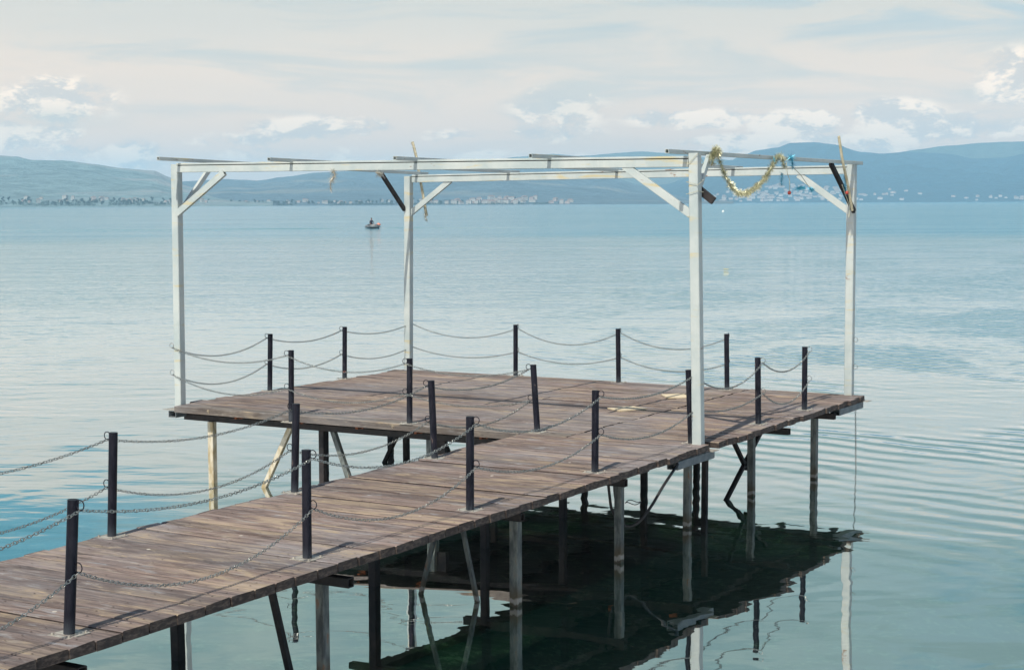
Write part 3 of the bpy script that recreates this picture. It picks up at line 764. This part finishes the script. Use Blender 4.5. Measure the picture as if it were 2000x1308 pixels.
# ---------------------------------------------------------------- pergola
perg = empty('pergola', (0, 0, 0)); tag(perg, 'bare pale blue painted steel pergola frame standing on the platform', 'pergola')
PB = [((-6.832, .03, -.055), (-6.832, .05, 2.90)), ((-6.681, 4.734, 0), (-6.658, 4.748, 2.815)), ((.055, .01, 0), (.012, -.012, 2.905)), ((-.032, 4.787, 0), (-.029, 4.789, 2.886))]
for a, b in PB:
    mb = MB(); mb.bar(a, b, .1, .1, upv=(0, 1, 0)); mb.build('post', M['paint'], perg)
def beam(a, b):
    a = Vector(a); b = Vector(b)
    mb = MB(); mb.bar(a + Vector((0, 0, -.062)), b + Vector((0, 0, -.062)), .06, .078, ch=.004)
    mb.bar(a + Vector((0, .0, -.002)), b + Vector((0, .0, -.002)), .056, .022, ch=.003)
    mb.bar(a + Vector((0, .010, -.018)), b + Vector((0, .010, -.018)), .030, .018, ch=.003, mi=1)  # dark strip paints the shade in the gap between both tubes
    return mb.build('beam', [M['paint'], M['frame']], perg)
beam((-6.78, .02, 2.905), (-.055, .0, 2.868))
beam((-6.60, 4.77, 2.822), (-.085, 4.79, 2.862))
PUR = [((-6.745, -.36, 2.962), (-6.50, 5.0, 2.850)), ((-5.03, -.42, 2.922), (-4.97, 5.02, 2.852)), ((-3.31, -.42, 2.905), (-3.28, 5.03, 2.850)), ((-1.63, -.42, 2.899), (-1.60, 5.03, 2.862)), ((-.085, -.45, 2.914), (.02, 5.0, 2.896))]
for a, b in PUR:
    part_bar('purlin', a, b, .042, .042, M['paint'], hollow=.005, parent=perg)
BRC = [((-6.79, .0, 2.31), (-6.04, .0, 2.795)), ((-.03, .0, 2.30), (-.77, .0, 2.79)),
       ((-6.80, .10, 2.36), (-6.79, .62, 2.88)), ((-6.70, 4.70, 2.33), (-6.75, 4.18, 2.86)),
       ((-6.66, 4.76, 2.26), (-5.96, 4.78, 2.745)), ((-.04, 4.77, 2.29), (-.73, 4.79, 2.76)),
       ((.02, 4.74, 2.30), (-.03, 4.02, 2.88)), ((.02, .05, 2.53), (-.02, .40, 2.88))]
for i, (a, b) in enumerate(BRC):
    th = .035 if i in (2, 3, 6, 7) else .05
    a = Vector(a); b = Vector(b); d = (b - a).normalized()
    n = Vector((0, 1, 0)) if i in (0, 1, 4, 5) else Vector((1, 0, 0))
    mb = MB(); mb.bar(a, b, .042, .078 if i not in (2, 3, 6, 7) else .06, upv=tuple(n.cross(d)), hollow=.005)
    mb.build('brace', M['frame'] if i in (3, 6) else M['paint'], perg)
mb = MB(); mb.bar((-.07, .085, 2.61), (.168, .10, 2.43), .045, .075); o = mb.build('loose_offcut', M['frame'], perg); o['label'] = 'short dark timber stub behind the front post'
mb = MB()      # wire wound round the front post
for z0, dz in ((2.50, .03), (2.62, -.03), (2.78, .12)):
    mb.tube([(.075, -.072, z0 + dz), (-.05, -.074, z0), (-.052, .05, z0 + .01), (.08, .05, z0 + .02), (.075, -.072, z0 + dz)], .003, 5)
mb.build('tie_wire', M['string'], perg)
# rings on the posts for the chains
def post_rings(c, o, zs, where):
    res = []; o = Vector(o).normalized()
    for z in zs:
        cc = Vector((c[0], c[1], z)) + o * .028
        mb = MB(); mb.tube([cc + o * (.029 * math.cos(2 * PI * k / 16)) + Vector((0, 0, .029 * math.sin(2 * PI * k / 16))) for k in range(16)], .0035, 6, closed=True)
        mb.build('ring', M['chain'], perg, smooth=True); res.append(cc + Vector((.01, 0, -.027)))
    return res
RL = post_rings((-6.885, -.01), (-1, -.1, 0), (.715, .385), 'L')
RR = post_rings((.02, 4.78), (1, 0, 0), (.70, .36), 'R')
RBk = post_rings((-6.68, 4.80), (-.5, 1, 0), (.70, .36), 'B')
for k, nm in ((0, 'upper'), (1, 'lower')):
    chain(RL[k], RD[0][k], (.16, .18)[k], nm + ' chain from the left pergola post to the first left edge post')
    chain(RD[0][k], RD[1][k], (.10, .12)[k], nm + ' chain between the two left platform edge posts')
    chain(RD[1][k], RBk[k], (.09, .11)[k], nm + ' chain from the left edge post to the rear pergola post')
    chain(RBk[k], RE[0][k], (.17, .12)[k], nm + ' chain from the rear pergola post to the first back edge post')
    chain(RE[0][k], RE[1][k], (.20, .13)[k], nm + ' chain between the first and middle back edge posts')
    chain(RE[1][k], RE[2][k], (.19, .15)[k], nm + ' chain between the middle and last back edge posts')
    chain(RL[k], RC[0][k], (.13, .15)[k], nm + ' chain along the front platform edge from the left pergola post')
    chain(RC[0][k], RC[1][k], (.14, .13)[k], nm + ' chain between the two front platform edge posts')
    chain(RC[1][k], RB[4][k], (.10, .10)[k], nm + ' chain from the front platform edge to the corner post')
o = chain((.085, 4.70, -.12), (.12, 4.66, -1.25), 0.0, 'thin chain hanging from the far right platform corner into the water'); o['group'] = 'hanging chain'; del o['group']

# ---------------------------------------------------------------- decorations
def tinsel(name, path, r, n, material, label, cat='garland', seed=1, core=True, group=None):
    rr = random.Random(seed); pts = curve(path, 8); mb = MB()
    if core: mb.tube(pts, .0035, 5)
    seg = [(pts[i + 1] - pts[i]).length for i in range(len(pts) - 1)]; tot = sum(seg)
    for _ in range(n):
        s_ = rr.uniform(0, tot); i = 0
        while i < len(seg) - 1 and s_ > seg[i]: s_ -= seg[i]; i += 1
        p = pts[i].lerp(pts[i + 1], s_ / max(seg[i], 1e-6)); td = (pts[i + 1] - pts[i]).normalized()
        d = Vector((rr.gauss(0, 1), rr.gauss(0, 1), rr.gauss(0, 1))); d = (d - td * d.dot(td) * .6).normalized()
        L = r * rr.uniform(.5, 1.15) * (1 + .25 * math.sin(s_ * 40 + i)); w = td.cross(d).normalized() * rr.uniform(.0012, .0026)
        b = len(mb.v); e = p + d * L + Vector((0, 0, -L * .12))
        mb.v += [p - w, p + w, e + w * .6, e - w * .6]; mb.quad((b, b + 1, b + 2, b + 3))
    o = mb.build(name, material, origin=tuple(pts[0])); return tag(o, label, cat, group)
X0 = .035
tinsel('garland', [(X0, .32, 2.86), (X0, .42, 2.93), (X0 - .02, .50, 2.945), (X0, .62, 2.76), (X0, .82, 2.605), (X0, 1.09, 2.51), (X0, 1.40, 2.545), (X0, 1.72, 2.655), (X0, 1.93, 2.78), (X0, 2.05, 2.86), (X0, 2.16, 2.93), (X0 + .02, 2.24, 2.90), (X0, 2.33, 2.80)], .044, 3400, M['gold'], 'gold tinsel garland drooping in a loop below the right roof tube', seed=3)
tinsel('garland', [(X0, .36, 2.80), (X0, .40, 2.90), (X0, .48, 2.95), (X0, .54, 2.90)], .05, 700, M['gold'], 'bunched gold tinsel wound on the roof tube beside the front post', seed=4)
tinsel('garland', [(X0, 2.03, 2.90), (X0, 2.08, 2.86), (X0, 2.14, 2.915)], .03, 120, M['blue'], 'small blue tinsel scrap on the roof tube left of the gold end', seed=5)
tinsel('garland', [(X0, 2.52, 2.92), (X0, 2.56, 2.90), (X0, 2.60, 2.80)], .045, 220, M['blue'], 'blue tinsel knot hanging from the roof tube right of the gold end', seed=6)
tinsel('garland', [(X0, 2.27, 2.74), (X0, 2.26, 2.68), (X0, 2.25, 2.60)], .035, 240, M['blue'], 'blue tinsel tassel hanging straight down below the gold end', seed=7)
tinsel('garland', [(X0, 2.75, 2.57), (X0, 2.87, 2.585), (X0, 2.97, 2.575)], .03, 220, M['blue'], 'blue tinsel scrap hanging level on a string, left one of two', seed=8)
tinsel('garland', [(X0, 3.15, 2.58), (X0, 3.21, 2.56), (X0, 3.27, 2.56)], .03, 140, M['blue'], 'blue tinsel scrap at the lower end of a string against the rear brace', seed=9)
tinsel('garland', [(X0, 4.33, 2.74), (X0, 4.37, 2.60), (X0, 4.41, 2.50)], .03, 260, M['blue'], 'blue tinsel wound on the right cane beside the far post', seed=10)
tinsel('garland', [(-4.44, -.03, 2.80), (-4.40, -.03, 2.74), (-4.46, -.03, 2.67), (-4.46, -.03, 2.57)], .05, 420, M['silver'], 'silver tinsel tail hanging below the front beam left of the rear post', seed=11)
tinsel('garland', [(-3.82, -.03, 2.76), (-3.74, -.03, 2.745)], .05, 170, M['silver'], 'small silver tinsel tuft under the front beam next to the dark brace', seed=12)

mb = MB(); mb.tube(curve([(-6.655, 4.85, 3.31), (-6.60, 4.87, 3.08), (-6.545, 4.87, 2.80), (-6.43, 4.87, 2.24)]), [.020] * 31, 7)
root = mb.build('cane', M['stick']); tag(root, 'tinsel wrapped cane tied upright by the rear pergola post', 'cane')
o = tinsel('wrapping', [(-6.655, 4.83, 3.31), (-6.55, 4.84, 2.85), (-6.43, 4.84, 2.22)], .028, 520, M['silver'], None, None, seed=13, core=False); o.parent = root; o.location = (-6.655, 4.83, 3.31)
o = tinsel('frayed_end', [(-6.44, 4.84, 2.27), (-6.42, 4.84, 2.17)], .06, 160, M['silver'], None, None, seed=14, core=False); o.parent = root
mb = MB(); mb.tube(curve([(.05, 4.07, 3.20), (.055, 4.13, 3.05), (.06, 4.20, 2.89), (.06, 4.40, 2.60), (.06, 4.56, 2.31)]), .017, 7)
tag(mb.build('cane', M['stick']), 'bare pale cane sticking up above the roof by the far right post', 'cane')
def cord(pts, label, r=.003):
    mb = MB(); mb.tube(curve(pts), r, 5); tag(mb.build('string', M['string']), label, 'string', 'loose strings on the pergola')
cord([(X0, 2.40, 2.86), (X0, 2.43, 2.74), (X0, 2.50, 2.66), (X0, 2.50, 2.54)], 'short pale string carrying the red bauble', .004)
cord([(X0, 2.62, 2.80), (X0, 2.85, 2.72), (X0, 3.10, 2.60), (X0, 3.27, 2.56)], 'slanting string running from blue knot to blue scrap', .004)
cord([(X0, 4.25, 2.62), (X0, 4.38, 2.50), (X0, 4.52, 2.36), (X0 + .03, 4.42, 2.22)], 'tangled pale string at the foot of the right cane', .005)
cord([(X0, 4.56, 2.48), (X0 + .02, 4.48, 2.38), (X0, 4.54, 2.24)], 'short pale string end curling off the right cane', .004)
for (x, y, z), lb in (((X0, 2.50, 2.52), 'small red bauble hanging on a string below the roof tube'), ((.06, 4.36, 2.545 - .02), 'small red bauble caught on the right cane')):
    mb = MB(); mb.ball((0, 0, 0), .022, 12, 8); o = mb.build('bauble', M['red'], smooth=True); o.location = (x, y, z); tag(o, lb, 'bauble')
    mb = MB(); mb.tube([(0, 0, .018), (0, 0, .032)], .007, 8); mb.build('cap', M['plate'], o)

# two pale boards lying on the platform
for pts, lb in (([(-2.07, 3.60), (-1.87, 3.80), (-1.62, 3.52), (-1.84, 3.30)], 'pale board on the platform farther from the walkway, below the back posts'), ([(-2.03, 2.06), (-1.86, 2.36), (-1.60, 2.22), (-1.79, 1.90)], 'pale board lying by the platform seam, nearer the walkway')):
    mb = MB()
    for z in (.006, .020):
        for x, y in pts: mb.v.append(Vector((x, y, z)))
    mb.quad((3, 2, 1, 0)); mb.quad((4, 5, 6, 7))
    for i in range(4): j = (i + 1) % 4; mb.quad((i, j, j + 4, i + 4))
    o = mb.build('board', M['board'], origin=(pts[0][0], pts[0][1], .006)); tag(o, lb, 'board', 'loose boards on the platform')

# ---------------------------------------------------------------- boat with person
BX, BY = -122.6, 166.0
to_cam = math.atan2(CAM.x - BX, -(CAM.y - BY))     # local -y looks at the camera
boat = empty('inflatable_boat', (BX, BY, WATER), to_cam + R(9)); tag(boat, 'small dark inflatable boat crossing the lake with one rower', 'boat')
mb = MB(); hp = []
for k in range(25):
    t_ = k / 24
    if t_ < .38: hp.append((-.62, 1.5 - t_ / .38 * 2.2, .24))
    elif t_ > .62: hp.append((.62, -.7 + (t_ - .62) / .38 * 2.2, .24))
    else:
        a = PI + (t_ - .38) / .24 * PI; hp.append((.62 * math.cos(a), -.7 + .95 * math.sin(a), .24 + .14 * abs(math.sin(a))))
mb.tube(hp, .21, 12); mb.build('hull_tube', simple_mat('grey_hypalon', (0.10, 0.11, 0.12), (0.26, 0.26, 0.26), 2, .5), boat, smooth=True)
mb = MB(); mb.tube([(x * 1.0, y, z + .15) for x, y, z in hp], .035, 6); mb.build('rubbing_strake', simple_mat('pale_strake', (0.6, 0.55, 0.5), (0.7, 0.66, 0.6), 3, .5), boat)
mb = MB(); mb.box((0, .35, .08), (1.1, 2.2, .06)); mb.build('floor', M['rubber'], boat)
mb = MB(); mb.box((0, .45, .36), (1.2, .26, .05)); mb.build('seat', M['frame'], boat)
mb = MB(); mb.box((0, 1.42, .34), (1.0, .06, .42)); mb.build('transom', M['frame'], boat)
mb = MB(); mb.box((0, 1.62, .70), (.24, .34, .30), jit=.02); mb.tube([(0, 1.6, .6), (0, 1.6, -.4)], .06, 8); mb.build('outboard_motor', M['black'], boat)
mb = MB(); mb.ball((0, 0, 0), .24, 12, 8, (1.25, .9, .8)); mb.tube([(-.2, 0, .1), (0, 0, .26), (.2, 0, .1)], .03, 6)
o = mb.build('float_bag', simple_mat('orange_red_fabric', (0.62, 0.16, 0.09), (0.72, 0.30, 0.2), 3, .6), smooth=True); rz = to_cam + R(9)
c_, s_ = math.cos(rz), math.sin(rz)
def bl(x, y, z): return (BX + x * c_ - y * s_, BY + x * s_ + y * c_, WATER + z)
o.location = bl(.62, -.95, .50); o.rotation_euler = (0, 0, rz); tag(o, 'orange red bag lying on the bow of the small boat', 'bag')


def skin_person():
    root = empty('person', bl(-.12, .45, 0), rz); tag(root, 'person in a dark jacket sitting in the small boat on the lake', 'person')
    J = [(0, 0, .50), (0, .02, .68), (0, .03, .88), (0, .0, 1.04), (0, -.02, 1.13), (0, -.04, 1.24), (0, -.05, 1.33),   # pelvis..head 0-6
         (-.19, .02, .99), (-.27, -.08, .76), (-.20, -.30, .66), (-.17, -.38, .64),                                   # left arm 7-10
         (.19, .02, .99), (.30, .0, .76), (.26, -.26, .66), (.24, -.34, .64),                                          # right arm 11-14
         (-.12, -.03, .48), (-.16, -.42, .56), (-.15, -.50, .18), (-.15, -.66, .14),                                   # legs 15-22
         (.12, -.03, .48), (.18, -.42, .56), (.17, -.50, .18), (.17, -.66, .14)]
    E_2 = [(0, 1), (1, 2), (2, 3), (3, 4), (4, 5), (5, 6), (3, 7), (7, 8), (8, 9), (9, 10), (3, 11), (11, 12), (12, 13), (13, 14), (0, 15), (15, 16), (16, 17), (17, 18), (0, 19), (19, 20), (20, 21), (21, 22)]
    rad = [.15, .145, .165, .12, .055, .085, .07, .07, .052, .04, .032, .07, .052, .04, .032, .10, .075, .05, .04, .10, .075, .05, .04]
    hands = []
    for hi_, sgn in ((10, -1), (14, 1)):
        h = J[hi_]
        for k in range(4):
            J.append((h[0] + (k - 1.5) * .02, h[1] - .05, h[2])); J.append((h[0] + (k - 1.5) * .022, h[1] - .09, h[2] - .025)); rad += [.009, .008]
            E_2.append((hi_, len(J) - 2)); E_2.append((len(J) - 2, len(J) - 1))
        J.append((h[0] - sgn * .04, h[1] - .03, h[2] + .01)); rad.append(.009); E_2.append((hi_, len(J) - 1))
    me = bpy.data.meshes.new('body'); me.from_pydata(J, E_2, []); o = bpy.data.objects.new('body', me); COL.objects.link(o); o.parent = root
    sk = o.modifiers.new('skin', 'SKIN'); sk.use_smooth_shade = True
    for i, v in enumerate(me.skin_vertices[0].data): v.radius = (rad[i], rad[i] * (.8 if i in (1, 2, 3) else 1)); v.use_root = (i == 0)
    o.modifiers.new('sub', 'SUBSURF').levels = 1; o.modifiers['sub'].render_levels = 2
    m2, t, out = mat('skin_and_clothes')
    oz = t.n('ShaderNodeSeparateXYZ', {0: t.n('ShaderNodeTexCoord').outputs['Object']}).outputs
    skin = (0.42, 0.19, 0.13); jacket = (0.018, 0.022, 0.04); trousers = (0.03, 0.012, 0.02)
    isskin = t.math('MAXIMUM', t.math('GREATER_THAN', oz[2], 1.14), t.math('MULTIPLY', t.math('LESS_THAN', oz[1], -.34), t.math('GREATER_THAN', oz[2], .60)))
    col = t.mix(t.math('GREATER_THAN', oz[2], .58), trousers, jacket); col = t.mix(isskin, col, skin)
    pbr(t, out, col, .75); me.materials.append(m2)
    mb = MB(); mb.ball((0, -.02, 1.33), .105, 12, 8, (1, 1.05, .95)); hd = mb.build('hair', simple_mat('dark_hair', (0.03, 0.015, 0.012), (0.06, 0.03, 0.02), 10, .7), root, smooth=True)
    mb = MB(); mb.ball((0, -.118, 1.275), .017, 6, 5); mb.ball((-.033, -.118, 1.30), .011, 6, 5); mb.ball((.033, -.118, 1.30), .011, 6, 5); mb.box((0, -.122, 1.235), (.045, .01, .008))
    mb.build('face_features', simple_mat('face_dark', (0.2, 0.08, 0.06), (0.25, 0.1, 0.08), 10, .6), root)
skin_person()
for sx in (-1, 1):
    mb = MB(); mb.tube([bl(sx * .55, .05, .50), bl(sx * .95, -.2, .22)], .02, 6)
    p = bl(sx * 1.1, -.30, .10); mb.tube([bl(sx * .95, -.2, .22), p], [.02, .05], 6)
    mb.build('oar', M['frame']).name = 'oar'; o = bpy.data.objects[-1] if False else mb
for k, o in enumerate([ob for ob in bpy.data.objects if ob.name.startswith('oar')]):
    tag(o, ('short dark oar on the left side' if k == 0 else 'short dark oar on the right side') + ' of the small boat', 'oar', 'oars of the small boat')

# gentle wake ridges trailing off to the left
wm = bpy.data.materials['lake_water']
def ridge(mb, p, q, w, h, n=40):
    p = Vector(p); q = Vector(q); d = (q - p).normalized(); s_ = Vector((-d.y, d.x, 0)); rows = []
    for i in range(n + 1):
        t_ = i / n; c = p.lerp(q, t_) + s_ * (1.2 * math.sin(t_ * 5)); f = math.sin(PI * min(1, t_ * 8) / 2) * (1 - t_) ** .6
        b = len(mb.v); rows.append(b)
        for k in range(7):
            u = k / 6 * 2 - 1; mb.v.append(c + s_ * (u * w / 2 * (1 + t_)) + Vector((0, 0, .003 + h * f * (math.cos(u * PI) * .5 + .5) - .0025)))
    for a, b in zip(rows, rows[1:]):
        for k in range(6): mb.quad((a + k, a + k + 1, b + k + 1, b + k))
mb = MB()
ridge(mb, bl(-.8, .3, 0)[:2] + (WATER,), (BX - 62, BY - 48, WATER), 1.6, .12)
ridge(mb, bl(.8, .3, 0)[:2] + (WATER,), (BX + 22, BY + 10, WATER), 1.4, .10)
ridge(mb, bl(-1.2, -.8, 0)[:2] + (WATER,), bl(1.6, -1.1, 0)[:2] + (WATER,), 1.2, .10, 12)
tag(mb.build('water_wake', wm, smooth=True), 'low wake spreading from the small boat', kind='structure')

# small floats
mb = MB(); mb.tube([(-.20, 0, 0), (.06, 0, 0), (.12, 0, 0), (.17, 0, 0)], [.075, .075, .045, .03], 12); mb.tube([(.17, 0, 0), (.21, 0, 0)], .035, 10, mi=1)
o = mb.build('plastic_bottle', [simple_mat('yellow_plastic', (0.45, 0.42, 0.22), (0.58, 0.55, 0.36), 3, .3), M['plate']], smooth='angle'); o.location = (-25.4, 60.0, WATER + .04); o.rotation_euler = (0, 0, R(25)); o.scale = (.7, .6, .32); tag(o, 'yellowish plastic bottle floating on the lake between the right posts', 'bottle')
mb = MB(); mb.ball((0, 0, 0), .42, 14, 10, (1, 1, .9)); mb.tube([(0, 0, .3), (0, 0, .62)], .06, 8)
o = mb.build('buoy', simple_mat('white_plastic', (0.7, 0.7, 0.66), (0.8, 0.8, 0.76), 2, .4), smooth=True); o.location = (-212.6, 493.1, WATER + .15); tag(o, 'tiny white buoy far out on the lake beside the front pergola post', 'buoy')

# ---------------------------------------------------------------- shore trees and houses
def leaf_mat(name, a, b):
    m_, t, out = mat(name); g = t.n('ShaderNodeNewGeometry')
    pbr(t, out, t.mix(g.outputs['Random Per Island'], a, b), .8); return m_
M['leafA'] = leaf_mat('dark_foliage', (0.016, 0.036, 0.036), (0.04, 0.075, 0.065))
M['leafB'] = leaf_mat('mid_foliage', (0.015, 0.035, 0.03), (0.05, 0.085, 0.065))
M['trunk'] = simple_mat('bark', (0.06, 0.045, 0.035), (0.12, 0.09, 0.07), 3, .9)


def tree_meshes(seed, h, w, mt):
    rr = random.Random(seed); tb = MB()
    tb.tube([(0, 0, 0), (.1, 0, h * .3), (0, .1, h * .75)], [.28, .2, .06], 6)
    for k in range(5):
        a = rr.uniform(0, 6.28); tb.tube([(0, 0, h * (.25 + .1 * k)), (math.cos(a) * w * .3, math.sin(a) * w * .3, h * (.42 + .1 * k))], [.09, .03], 4)
    cb = MB(); lobes = [(Vector((rr.uniform(-.3, .3) * w, rr.uniform(-.3, .3) * w, h * rr.uniform(.35, .85))), rr.uniform(.18, .32) * w) for _ in range(8)]
    for _ in range(900):
        c, r_ = rr.choice(lobes); d = Vector((rr.gauss(0, 1), rr.gauss(0, 1), rr.gauss(0, .9))).normalized() * r_ * rr.uniform(.55, 1.08); p = c + d
        n = Vector((rr.gauss(0, 1), rr.gauss(0, 1), rr.gauss(0, 1))).normalized(); u = n.orthogonal().normalized(); v = n.cross(u); s_ = rr.uniform(.18, .42)
        b = len(cb.v); cb.v += [p - u * s_, p - v * s_, p + u * s_, p + v * s_]; cb.quad((b, b + 1, b + 2, b + 3))
    def me_(mb, nm, m1):
        o = mb.build(nm, m1); me = o.data; bpy.data.objects.remove(o); return me
    return me_(tb, 'trunk', M['trunk']), me_(cb, 'crown', mt)
TM = [tree_meshes(1, 10, 7, M['leafA']), tree_meshes(2, 8, 8, M['leafB']), tree_meshes(3, 12, 5, M['leafA']), tree_meshes(4, 7, 6.5, M['leafB'])]


def place_tree(az, r, hf, k, scale, label, group):
    x, y, z = polar(az, r, hf(az, r)); root = empty('tree', (x, y, z - .2), RND.uniform(0, 6)); tag(root, label, 'tree', group)
    for nm, me in zip(('trunk', 'crown'), TM[k]):
        o = bpy.data.objects.new(nm, me); COL.objects.link(o); o.parent = root
    s_ = scale; root.scale = (s_ * RND.uniform(.9, 1.3), s_ * RND.uniform(.9, 1.3), s_)
rr = random.Random(5)
az = -49.4
while az < -42.3:
    dense = .5 + .5 * mnoise.noise(Vector((az * 1.3, 0, 3)))
    if rr.random() < .35 + .6 * dense: place_tree(az, 2790 + rr.uniform(0, 70), H_LEFT, rr.randrange(4), rr.uniform(.45, .95), 'dark round tree in the row along the left shore', 'trees along the left shore')
    az += rr.uniform(.03, .08)
az = -42.1
while az < -32.3:
    if rr.random() < .75: place_tree(az, 2960 + rr.uniform(0, 90), H_MID, rr.randrange(4), rr.uniform(.55, .95), 'small tree on the far shore between pergola posts', 'trees along the middle shore')
    az += rr.uniform(.09, .2)
# low scrub line that reads as one mass
mb = MB(); rs = random.Random(8)
for _ in range(6500):
    az = rs.uniform(-50, -29); hf, r0 = (H_LEFT, 2765) if az < -42 else (H_MID, 2915); r = r0 + rs.uniform(6, 70)
    if hf(az, r) < WATER + .1 or mnoise.noise(Vector((az * 2, r * .01, 0))) < -.12: continue
    p = Vector(polar(az, r, hf(az, r) + rs.uniform(.2, 1.8)))
    n = Vector((rs.gauss(0, 1), rs.gauss(0, 1), rs.gauss(0, 1))).normalized(); u = n.orthogonal(); v = n.cross(u); s_ = rs.uniform(.4, 1.1); b = len(mb.v)
    mb.v += [p - u * s_, p - v * s_ * .7, p + u * s_, p + v * s_ * .7]; mb.quad((b, b + 1, b + 2, b + 3))
tag(mb.build('shore_scrub', M['leafB']), 'low green scrub along the far shore', 'scrub', kind='stuff')

WALLS = [simple_mat('white_render', (0.42, 0.41, 0.38), (0.48, 0.47, 0.44), .3, .8), simple_mat('cream_render', (0.42, 0.39, 0.34), (0.48, 0.45, 0.40), .3, .8), simple_mat('grey_render', (0.32, 0.33, 0.34), (0.40, 0.40, 0.40), .3, .8), simple_mat('pink_render', (0.42, 0.34, 0.31), (0.48, 0.40, 0.37), .3, .8)]
ROOF = simple_mat('terracotta_roof', (0.20, 0.13, 0.11), (0.28, 0.19, 0.16), .5, .8); WIN = simple_mat('dark_window', (0.03, 0.04, 0.05), (0.05, 0.06, 0.07), 1, .85)


def house_mesh(seed, wl):
    rr = random.Random(seed); w, d, h = rr.uniform(9, 16), rr.uniform(8, 11), rr.choice((4.5, 6.5, 6.5, 9)); mb = MB()
    mb.box((0, 0, h / 2 - 1), (w, d, h + 2)); o_ = .5
    b = len(mb.v); rh = rr.uniform(1.4, 2.4)
    mb.v += [Vector(v) for v in ((-w / 2 - o_, -d / 2 - o_, h), (w / 2 + o_, -d / 2 - o_, h), (w / 2 + o_, d / 2 + o_, h), (-w / 2 - o_, d / 2 + o_, h), (-w / 2 + d * .3, 0, h + rh), (w / 2 - d * .3, 0, h + rh))]
    for f in ((0, 1, 5, 4), (2, 3, 4, 5), (1, 2, 5), (3, 0, 4)): mb.f.append(tuple(b + i for i in f)); mb.mi.append(1)
    mb.f.append((b + 3, b + 2, b + 1, b)); mb.mi.append(1)
    mb.box((w * .22, 0, h + rh), (.7, .7, 1.4), mi=0)
    for fl in range(int(h // 2.9) or 1):
        for k in range(int(w // 3)):
            xx = -w / 2 + 1.8 + k * 3
            for sgn in (-1, 1): mb.box((xx, sgn * (d / 2 + .02), 1.6 + fl * 2.9), (1.2, .12, 1.4), mi=2)
        for sgn in (-1, 1): mb.box((sgn * (w / 2 + .02), 0, 1.6 + fl * 2.9), (.12, 1.4, 1.4), mi=2)
    o = mb.build('house', [wl, ROOF, WIN]); me = o.data; bpy.data.objects.remove(o); return me
HM = [house_mesh(i, WALLS[i % 4] if i % 2 else WALLS[0]) for i in range(8)]
BRIGHT = [simple_mat('bright_render', (0.50, 0.48, 0.45), (0.60, 0.57, 0.53), .3, .8), simple_mat('warm_render', (0.52, 0.43, 0.38), (0.58, 0.49, 0.44), .3, .8)]
HT = [house_mesh(20 + i, BRIGHT[i % 2]) for i in range(6)]


def place_house(az, r, hf, label, group, s_=1.0, kit=None):
    z = hf(az, r)
    if z < WATER + .3: z = WATER + .4
    z += .8
    x, y, _ = polar(az, r, 0); o = bpy.data.objects.new('house', rr.choice(kit or HM)); COL.objects.link(o)
    o.location = (x, y, z); o.rotation_euler = (0, 0, R(-az) + rr.uniform(-.7, .7)); o.scale = (s_, s_, s_); tag(o, label, 'house', group)
for _ in range(34): place_house(rr.uniform(-47.5, -41), 2830 + rr.uniform(0, 90), H_LEFT, 'tiny pale house among the trees of the left shore', 'houses on the left shore', rr.uniform(.35, .6))
for _ in range(34): place_house(rr.uniform(-41.5, -34.2), 3000 + rr.uniform(0, 110), H_MID, 'tiny pale house behind the middle shore trees', 'houses on the middle shore', rr.uniform(.35, .6))
for _ in range(56): place_house(rr.gauss(-31.2, 1.15), 2950 + rr.random() ** 2 * 260, H_MID, 'tiny white house in the village right of the rear post', 'houses of the waterside village', rr.uniform(.5, .85))
for _ in range(175):
    a = rr.gauss(-21.6, 1.5)
    if not -24.8 < a < -12: continue
    r = 5250 + rr.random() * 480
    place_house(a, r, H_RIGHT, 'tiny pale house in the hillside town at the mountain foot', 'houses of the hillside town', rr.uniform(.65, 1.05), HT)
for _ in range(30): place_house(rr.uniform(-19.5, -12.5), 5250 + rr.random() * 240, H_RIGHT, 'tiny scattered house on the right shore beyond the far right post', 'houses on the right shore', rr.uniform(.5, .85), HT)
